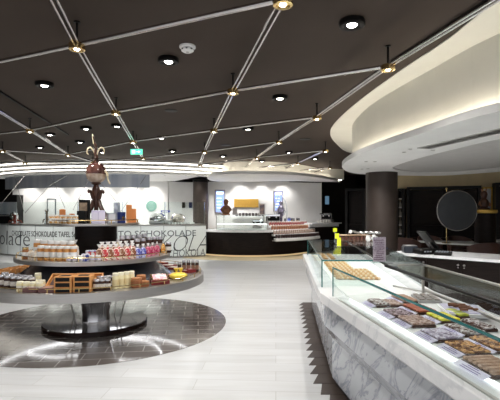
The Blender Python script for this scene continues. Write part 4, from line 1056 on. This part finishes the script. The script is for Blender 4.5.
lettering('sKOLA',150,207,zz(251,15.2),.56,M_ink,shear=.42,weight=-.022)
lettering('CHOKOLATL SCHOKOLA',110,205,zz(256.5,15.2),.26,M_ink2,shear=.1,weight=-.004)
# things on the letter counter
def onbar(px,off_=.3):
    a=math.radians(pang(px)); return BCX+(BR_-off_)*math.cos(a),BCY+(BR_-off_)*math.sin(a)
def figurine(px,hh,m,lab,w=.16):
    x,y=onbar(px); t=thing('chocolate_figurine',lab,'figurine',(x,y,1.166))
    MB().lathe([(w*.5,0),(w*.48,.03),(w*.2,.05),(w*.35,hh*.35),(w*.28,hh*.55),(w*.14,hh*.65),(w*.25,hh*.78),(w*.16,hh*.92),(.0001,hh)],14).build('body',m,t)
    for s in(-1,1):
        MB().tube([(s*w*.25,0,hh*.35),(s*w*.7,-.02,hh*.3),(s*w*.85,0,hh*.1)],[.03,.025,.015],8).build('side_scroll',m,t)
        MB().tube([(s*w*.12,0,hh*.85),(s*w*.35,0,hh*1.0),(s*w*.3,0,hh*1.12)],[.02,.018,.008],8).build('ear',m,t)
figurine(7,.34,mat('reddish_chocolate',(.22,.05,.035),.3),'squat reddish chocolate figurine on the left end of the letter counter',.3)
figurine(40,.50,mat('bronze_figurine',(.10,.075,.055),.4,.3),'slim dark bronze figurine on the letter counter left of the display',.16)
def mk_machine():
    t=thing('tempering_machine','','machine')
    MB().box((0,0,.10),(.55,.42,.20),bev=.03).build('body',M_steel,t)
    return t
x,y=onbar(163,.4)
t=thing('tempering_machine','round chrome kitchen machine with tilted bowl on the letter counter','machine',(x,y,1.166))
MB().box((0,0,.07),(.85,.42,.14),bev=.04).build('base',M_steel,t)
MB().lathe([(.30,0),(.31,.06),(.26,.20),(.14,.28),(.05,.30),(.0001,.30)],28,(0,0,0)).build('dome',M_chrome,t).location=(-.15,0,.12)
MB().lathe([(.16,0),(.19,.03),(.19,.05),(.15,.05),(.10,.02),(.0001,.02)],24).build('front_bowl',M_chrome,t).location=(-.12,-.26,.10)
x,y=onbar(180,.4)
t=thing('mixer_bowl','large round steel mixing drum right of the chrome machine','machine',(x,y,1.166))
MB().lathe([(.16,0),(.18,.03),(.30,.12),(.36,.25),(.30,.38),(.16,.46),(.10,.47)],28).build('drum',mat('warm_steel',(.62,.56,.50),.25,.9),t)
t.children[0].scale=(.8,.8,.8)
CUP=Kind(lambda:(lambda t:(MB().lathe([(.022,0),(.034,.01),(.040,.07),(.036,.07),(.030,.015)],12).build('cup_body',jg,t),MB().torus((.045,0,.04),.016,.005,10,5,'y').build('handle',jg,t),t)[-1])(thing('white_cup','','cup')))
for px in(170,173,176,179,182,185,188,191,194): x,y=onbar(px,.08+.04); CUP.put((x,y-.0,1.166),.5,'small white cup in the row along the edge of the letter counter','white cups on the letter counter')
t=thing('blue_box','small blue box on top of the chrome machine','box',(onbar(167,.4)[0],onbar(167,.4)[1]-.02,1.166+.42)); MB().box((0,0,.035),(.30,.18,.07),bev=.005).build('carton',mat('royal_blue',(.03,.06,.42),.4),t); MB().box((0,-.092,.035),(.2,.004,.03)).build('front_label',lidw,t)
# on the white wall: round logo, door, small black boxes
t=thing('round_wall_sign','round teal patterned sign on the white wall left of the slim column','sign',(GX(151,18.2),18.28,GZ(206,18.2)))
MB().lathe([(.0001,0),(.225,0),(.225,.02),(.0001,.02)],40).build('disc',M_teal,t).rotation_euler=(PI/2,0,0)
mb=MB()
for k in range(7): mb.box((0,-.023,-.15+.05*k),(.30-abs(k-3)*.045,.004,.014))
mb.build('relief_line',mat('pale_teal',(.45,.62,.55),.5),t)
for px in(183,190):
    x=GX(px,18.1); MB().box((x,18.24 if px<186 else 18.24,GZ(205,18.1)),(.13,.06,.24),bev=.01).build('wall_box',M_navy if px>186 else M_black,None,label='small %s box fixed to the white wall behind the letter counter'%('dark blue' if px>186 else 'black'),category='wall box')
d=MB(); x0,x1=GX(47,18.2),GX(55,18.2); zt=GZ(199,18.2)
d.box(((x0+x1)/2,18.27,zt/2),(x1-x0,.03,zt)); struct(d,'door_1',M_white)
d=MB()
for x in(x0,x1): d.box((x,18.25,zt/2),(.03,.05,zt))
d.box(((x0+x1)/2,18.25,zt),(x1-x0,.05,.03)); struct(d,'trim_3',M_ink2)
struct(MB().box((GX(168,18.0),17.98,1.45),(.05,.3,2.9)),'trim_4',M_wwall)
# reflections of the ceiling rails in the glass, modelled as thin diagonal rods
RL='thin diagonal rod standing for a rail reflection in the glass above the letter counter'
for pts in([(27,170.5),(0,205)],[(49,170.5),(65,208)],[(14,170.5),(24,212)],[(90,170.5),(116,201)],[(149,170.5),(119,214)],[(75,170.5),(50,185),(25,213)],[(93,170.5),(73,210)]):
    m_=(pts[0][0]-250)/F; a_=m_*m_+1; b_=-2*(m_*-5.2+21); c_=5.2**2+441-6.38**2; d=(-b_-math.sqrt(b_*b_-4*a_*c_))/(2*a_)
    MB().tube([(GX(px,d),d,GZ(py,d) if k else 2.999) for k,(px,py) in enumerate(pts)],.009,6).build('rail_reflection_rod',M_rail,None,label=RL,category='rod',group='rods standing for rail reflections under the ring canopy')
# far left dark recess with chrome urn
t=thing('dark_cabinet','dark cabinet with small lit shelf at the far left of the bar','cabinet',(GX(2,17),17.6,0)); 
MB().box((-.55,0,1.15),(1.9,.5,2.3),bev=.01).build('carcass',M_black,t); MB().box((-.2,-.26,1.75),(1.2,.02,.5)).build('lit_panel',M_bmirror,t); MB().box((-.2,-.3,1.45),(1.2,.12,.03)).build('shelf',M_steel,t)
x,y=onbar(4,.45)
t=thing('chrome_urn','tall round chrome urn on the far left of the letter counter','urn',(x-.1,y,1.166))
MB().lathe([(.13,0),(.15,.02),(.15,.34),(.12,.40),(.03,.43),(.03,.46),(.0001,.47)],24).build('body',M_chrome,t); MB().tube([(0,-.14,.08),(0,-.2,.08),(0,-.2,.04)],.012,6).build('tap',M_black,t)

# ------------------------------------------------------------------ dark-fronted cafe counter
FC=spline([(-1.72,15.95),(-1.0,15.48),(-.36,15.3),(.5,15.33),(1.3,15.68),(1.9,16.25),(2.45,17.0)],6)
cc=thing('cafe_counter','curved cafe counter with black front and white top under the round canopy','counter',(0,15.8,0))
sg=1 if off(FC,.5)[10][1]>FC[10][1] else -1
MB().band(FC,off(FC,.7*sg),.06,.87).build('black_front',M_dark,cc,world=True)
MB().band(off(FC,-.03*sg),off(FC,.75*sg),.87,.955).build('worktop',M_marble_top,cc,world=True)
MB().band(off(FC,.08*sg),off(FC,.6*sg),0,.06).build('plinth',mat('warm_plinth_light',(.9,.7,.4),.5,emit=(1,.75,.4),es=.35),cc,world=True)
MB().band(off(FC,-1.15*sg),off(FC,.05*sg),-.01,.006).build('floor_strip',M_tan,None,label='curved tan strip on the floor along the black cafe counter',category='floor strip')  # flat tan strip laid on the floor in front of the counter
MB().band([FC[0],(FC[0][0]-.02,FC[0][1]+.9)],[(FC[0][0]+.3,FC[0][1]+.1),(FC[0][0]+.3,FC[0][1]+.9)],.06,.87).build('side_panel',M_dark,cc,world=True)
# back bar
MB().box((.0,17.5,.45),(3.2,.5,.9)).build('back_bar',M_white,None,label='long white back bar against the wall behind the cafe counter',category='cabinet')
MB().box((.0,17.48,.92),(3.3,.56,.04)).build('back_bar_worktop',M_steel,None,label='steel worktop lying on the white back bar',category='worktop')
# tiered retail display hanging on the front
def seg(px0,px1):
    P=[p for p in FC if px0<=250+F*p[0]/p[1]<=px1]; return P
SP=seg(270,318)
rd=thing('stepped_display','white stepped display of small packets on the front of the cafe counter','display',(1.4,15.6,.6))
STEPS=[(-.34,.67,-.17),(-.17,.81,.0),(.0,.96,.20),(.20,1.11,.42)]
for o0,z,o1 in STEPS:
    MB().band(off(SP,o0*sg),off(SP,o1*sg),z-.07,z).build('step',M_white,rd,world=True)
MB().band(off(SP,-.36*sg),off(SP,-.34*sg),.575,.645).build('front_lip',M_white,rd,world=True)
MB().band(off(SP,-.34*sg),off(SP,-.03*sg),.565,.58).build('bottom_board',M_white,rd,world=True)
MB().band(off(SP,.44*sg),off(SP,.82*sg),.957,1.13).build('back_shelf',M_white,rd,world=True)
rowm=[(mat('packet_dark',(.04,.02,.02),.4,col2=(.45,.38,.36),scale=14,contrast=(.55,.62)),'dark packet with white label in the lowest row of the stepped display','lowest row of packets'),(mat('packet_white',(.62,.50,.42),.4,col2=(.26,.11,.06),scale=14,contrast=(.45,.55)),'white and brown packet in the second row of the stepped display','second row of packets'),
(mat('packet_copper',(.36,.15,.08),.4,col2=(.7,.5,.4),scale=16,contrast=(.5,.7)),'copper brown packet in the third row of the stepped display','third row of packets'),(mat('packet_red',(.38,.08,.08),.4,col2=(.75,.65,.6),scale=16,contrast=(.45,.6)),'reddish packet in the top row of the stepped display','top row of packets')]
for k,(o0,z,o1) in enumerate(STEPS):
    L=off(SP,(o0+.05)*sg)
    pk=Kind(lambda k=k:(lambda t:(MB().box((0,0,.065),(.078,.06,.13),bev=.008).build('packet_body',rowm[k][0],t),MB().box((0,0,.138),(.05,.04,.018),bev=.003).build('packet_top',lidw if k!=2 else M_brass,t),t)[-1])(thing('packet','','packet')))
    tot=sum(math.hypot(L[i+1][0]-L[i][0],L[i+1][1]-L[i][1]) for i in range(len(L)-1)); n=int(tot/.105); 
    for q in range(n):
        s_=(q+.5)*tot/n
        for i in range(len(L)-1):
            l=math.hypot(L[i+1][0]-L[i][0],L[i+1][1]-L[i][1])
            if s_<=l: break
            s_-=l
        f=s_/l; x=L[i][0]+(L[i+1][0]-L[i][0])*f; y=L[i][1]+(L[i+1][1]-L[i][1])*f
        pk.put((x,y,z),math.atan2(L[i+1][1]-L[i][1],L[i+1][0]-L[i][0]),rowm[k][1],rowm[k][2])
# glass display case on the left half
SL=seg(215,268)
vc=thing('glass_vitrine','low rectangular glass vitrine with two lit white shelves on the cafe counter','glass case',(0,15.6,.955))
MB().band(off(SL,.06*sg),off(SL,.07*sg),.956,1.47).build('front_pane',M_glass,vc,world=True)
MB().band(off(SL,.06*sg),off(SL,.55*sg),1.47,1.48).build('top_pane',M_glass,vc,world=True)
MB().band(off(SL,.12*sg),off(SL,.50*sg),1.17,1.185).build('shelf',M_white,vc,world=True)
MB().band(off(SL,.08*sg),off(SL,.52*sg),.956,.99).build('floor_plate',M_white,vc,world=True)
MB().band(off(SL,.07*sg),off(SL,.085*sg),1.155,1.17).build('shelf_light',M_leddisp,vc,world=True)
for p in(off(SL,.065*sg)[0],off(SL,.065*sg)[-1],off(SL,.54*sg)[0],off(SL,.54*sg)[-1]): MB().cyl((p[0],p[1]-15.6,0.001),(p[0],p[1]-15.6,.52),.012,n=8).build('post',M_steel,vc)
# raised white bar at the right end
HB=[(2.30,16.75),(2.75,17.15),(3.25,17.6),(3.72,18.0)]
rb=thing('raised_bar','raised white bar shelf at the right end of the cafe counter','bar',(3,17.4,0))
MB().band(HB,off(HB,.35),0,1.0).build('bar_body',M_dark,rb,world=True); MB().band(off(HB,-.15),off(HB,.4),1.10+.02,1.17).build('worktop',M_marble_top,rb,world=True); MB().band(off(HB,-.0),off(HB,.36),1.0,1.12).build('riser',M_white,rb,world=True)
# wall things of the cafe
for px0,px1,py0,py1,lab in((216,224,191,212,'tall blue glowing menu screen left of the gold relief panel'),(274.5,282,192,210.5,'tall blue glowing menu screen right of the gold relief panel')):
    d=17.85; x0,x1=GX(px0,d),GX(px1,d); z0,z1=GZ(py1,d),GZ(py0,d)
    t=thing('menu_screen',lab,'screen',((x0+x1)/2,d,z0))
    MB().box((0,.0,(z1-z0)/2),(x1-x0+.10,.06,z1-z0+.10),bev=.01).build('bezel',mat('grey_bezel',(.25,.25,.26),.4),t)
    MB().box((0,-.034,(z1-z0)/2),(x1-x0-.02,.006,z1-z0-.02)).build('display',M_screen,t)
    MB().box((0,-.04,(z1-z0)*.90),(x1-x0-.05,.004,.10)).build('menu_heading',M_screenw,t)
    for k in range(4): MB().box((-.03,-.04,(z1-z0)*(.2+.15*k)),(x1-x0-.15,.004,.03)).build('menu_line',M_screenw,t)
d=17.85; x0,x1=GX(234,d),GX(258.5,d); z0,z1=GZ(207.5,d),GZ(199,d)
t=thing('gold_panel','wide rippled gold relief panel on the cafe wall between two blue screens','wall panel',((x0+x1)/2,d,z0))
MB().box((0,0,(z1-z0)/2),(x1-x0,.05,z1-z0),bev=.008).build('backing',M_gold,t)
mb=MB()
for k in range(24): mb.cyl((-(x1-x0)/2+.02+k*(x1-x0-.04)/23,-.035,.01),(-(x1-x0)/2+.02+k*(x1-x0-.04)/23,-.035,z1-z0-.01),.017,n=6)
mb.build('ripple',M_gold,t)
spot(GX(246,17.6),17.55,2.6,6,60,.8,.03,tgt=(GX(246,17.8),17.85,1.9))
t=thing('statue','dark brown chocolate bust standing on the vitrine left of the gold panel','statue',(GX(226,15.75),15.72,1.482))
MB().lathe([(.15,0),(.16,.03),(.12,.06),(.16,.16),(.17,.26),(.13,.33),(.05,.37),(.085,.43),(.095,.50),(.06,.57),(.0001,.60)],20,sy=.8).build('bust',M_choc2,t)
for s_ in(-1,1): MB().tube([(s_*.13,0,.28),(s_*.19,-.03,.2),(s_*.12,-.08,.12)],[.04,.035,.03],8).build('arm',M_choc2,t)
t=thing('price_board','small pale printed card standing on the vitrine','card',(GX(235,15.75),15.65,1.482)); MB().box((0,0,.13),(.17,.01,.26)).build('card',mat('pale_rose_print',(.60,.55,.55),.5,col2=(.35,.3,.3),scale=30,contrast=(.5,.7)),t); MB().box((0,.02,.01),(.17,.08,.012)).build('foot',M_chrome,t)
t=thing('framed_picture','white framed portrait standing on the vitrine right of the gold panel','picture',(GX(262,15.85),15.75,1.482)); MB().box((0,0,.22),(.24,.02,.44)).build('frame',mat('pale_frame',(.62,.60,.60),.4),t); MB().box((0,-.012,.22),(.17,.006,.36)).build('portrait',mat('portrait_print',(.45,.30,.26),.5,col2=(.15,.13,.16),scale=7,contrast=(.4,.6)),t); MB().box((0,.05,.01),(.14,.12,.015)).build('foot',M_chrome,t)
# shelf of white cups and a dark coffee machine on the back bar
MB().box((.0,17.75,1.42),(1.5,.14,.03)).build('wall_shelf',M_white,None,label='white wall shelf under the gold relief panel',category='shelf')
C2=Kind(lambda:(lambda t:(MB().lathe([(.035,0),(.05,.01),(.055,.12),(.05,.12),(.045,.02)],12).build('cup_body',mat('dark_mug',(.07,.06,.06),.3),t),MB().torus((.065,0,.06),.024,.007,10,5,'y').build('handle',mat('dark_mug',(.1,.1,.1)),t),t)[-1])(thing('mug','','mug')))
for k in range(9): C2.put((-.55+k*.135,17.74,1.436),.4,'dark mug in the row on the shelf under the gold panel','mugs under the gold panel')
def espresso(x,y,z,rz,lab,s=1):
    t=thing('coffee_machine',lab,'coffee machine',(x,y,z),rz)
    MB().box((0,0,.09),(.62,.42,.18),bev=.03).build('base',M_steel,t); MB().box((0,.10,.28),(.60,.22,.24),bev=.02).build('back_body',M_black,t); MB().box((0,-.02,.43),(.66,.44,.09),bev=.02).build('top',M_chrome,t)
    for k in(-1,1): MB().cyl((k*.15,-.12,.39),(k*.15,-.12,.30),.045,n=12).build('brew_head',M_chrome,t); MB().cyl((k*.15,-.14,.31),(k*.15,-.27,.29),.014,n=6).build('handle',M_black,t)
    MB().tube([(.29,-.15,.38),(.31,-.2,.25),(.29,-.22,.14)],.008,6).build('steam_pipe',M_chrome,t); t.scale=(s,s,s); return t
espresso(GX(280,16.3),16.3,.956+.17*0,-.1,'chrome espresso machine on the cafe counter right of the portrait',1.0)
q=off(SP,.63*sg)[0]; t=bpy.data.objects['coffee_machine']; t.location=(q[0]+.32,q[1]+.1,1.131); t.scale=(.85,.85,.8)
espresso(GX(327,17.6),17.62,1.171,-.5,'black and chrome coffee machine on the raised bar at the right end',.8)
espresso(GX(258,17.4),17.4,.941,.0,'low coffee machine on the back bar under the gold panel',.7)
# sculpture under a pointed white arch
q=off(SP,.63*sg)[int(len(SP)*.42)]; x=q[0]
t=thing('arch_niche','white pointed arch frame with dark figure column inside on the cafe counter','sculpture',(q[0],q[1],1.131)); t.scale=(.9,.9,.88)
mb=MB(); P=spline([(-.26,0),(-.26,.5),(-.24,.85),(-.14,1.10),(0,1.27),(.14,1.10),(.24,.85),(.26,.5),(.26,0)],4)
mb.tube([(a,0,b) for a,b in P],.022,8); mb.build('arch',mat('silver_white',(.75,.76,.80),.25,.3),t)
MB().lathe([(.15,0),(.15,.05),(.08,.08),(.07,.32),(.12,.38),(.14,.60),(.11,.78),(.05,.84),(.08,.90),(.07,.98),(.0001,1.03)],16,sy=.8).build('figure',mat('plum_figure',(.06,.05,.08),.3,col2=(.28,.26,.34),scale=6,contrast=(.45,.6)),t)
for s_ in(-1,1): MB().tube([(s_*.12,0,.70),(s_*.19,-.02,.55),(s_*.14,-.05,.42)],[.035,.03,.02],8).build('arm',mat('dull_silver',(.4,.4,.45),.3,.5),t)
# bottles and canisters along the back
B_s=mk_jar(mat('blue_canister',(.05,.09,.40),.3),lids,.05,.24,labm=mat('sky_label',(.25,.35,.65),.4)); B_t=mk_jar(mat('steel_canister',(.45,.45,.46),.25,.6),lidk,.05,.2,labm=lidk); B_u=mk_jar(mat('dark_canister',(.04,.035,.035),.3),lids,.05,.22,labm=M_brass2)
for k,px in enumerate((298,301,304,307,310,313,316)):
    K_=(B_t,B_s,B_s,B_u,B_t,B_u,B_t)[k]; q=off(SP,.60*sg); P_=q[min(len(q)-1,int(len(q)*(.56+.065*k)))]
    K_.put((P_[0],P_[1],1.131),0,['grey canister with black lid right of the arch sculpture','blue canister next to the grey one on the cafe counter','second blue canister, farther from the arch sculpture','dark canister with silver lid next to the blue ones','grey canister between two dark canisters on the cafe counter','dark canister nearest the raised bar on the cafe counter','grey canister nearest the raised bar on the cafe counter'][k],sc=(1,1,1.1))
GLS=Kind(lambda:(lambda t:(MB().lathe([(.025,0),(.03,.005),(.035,.10),(.032,.10),(.027,.01)],12).build('glass_body',jarwhite,t),MB().lathe([(.036,.10),(.036,.115),(.0001,.12)],12).build('lid',lidw,t),t)[-1])(thing('white_tub','','tub')))
for k in range(10): px=307+k*2.6; d=16.9+k*.09; GLS.put((GX(px,d),d-.25,1.171),0,'small white tub in the row at the front of the raised bar','white tubs on the raised bar') if k>3 else None

for x_ in(-1.1,.3,1.5): spot(x_,16.75,2.82,26,110)  # spots added over the back bar to brighten it, without fixtures
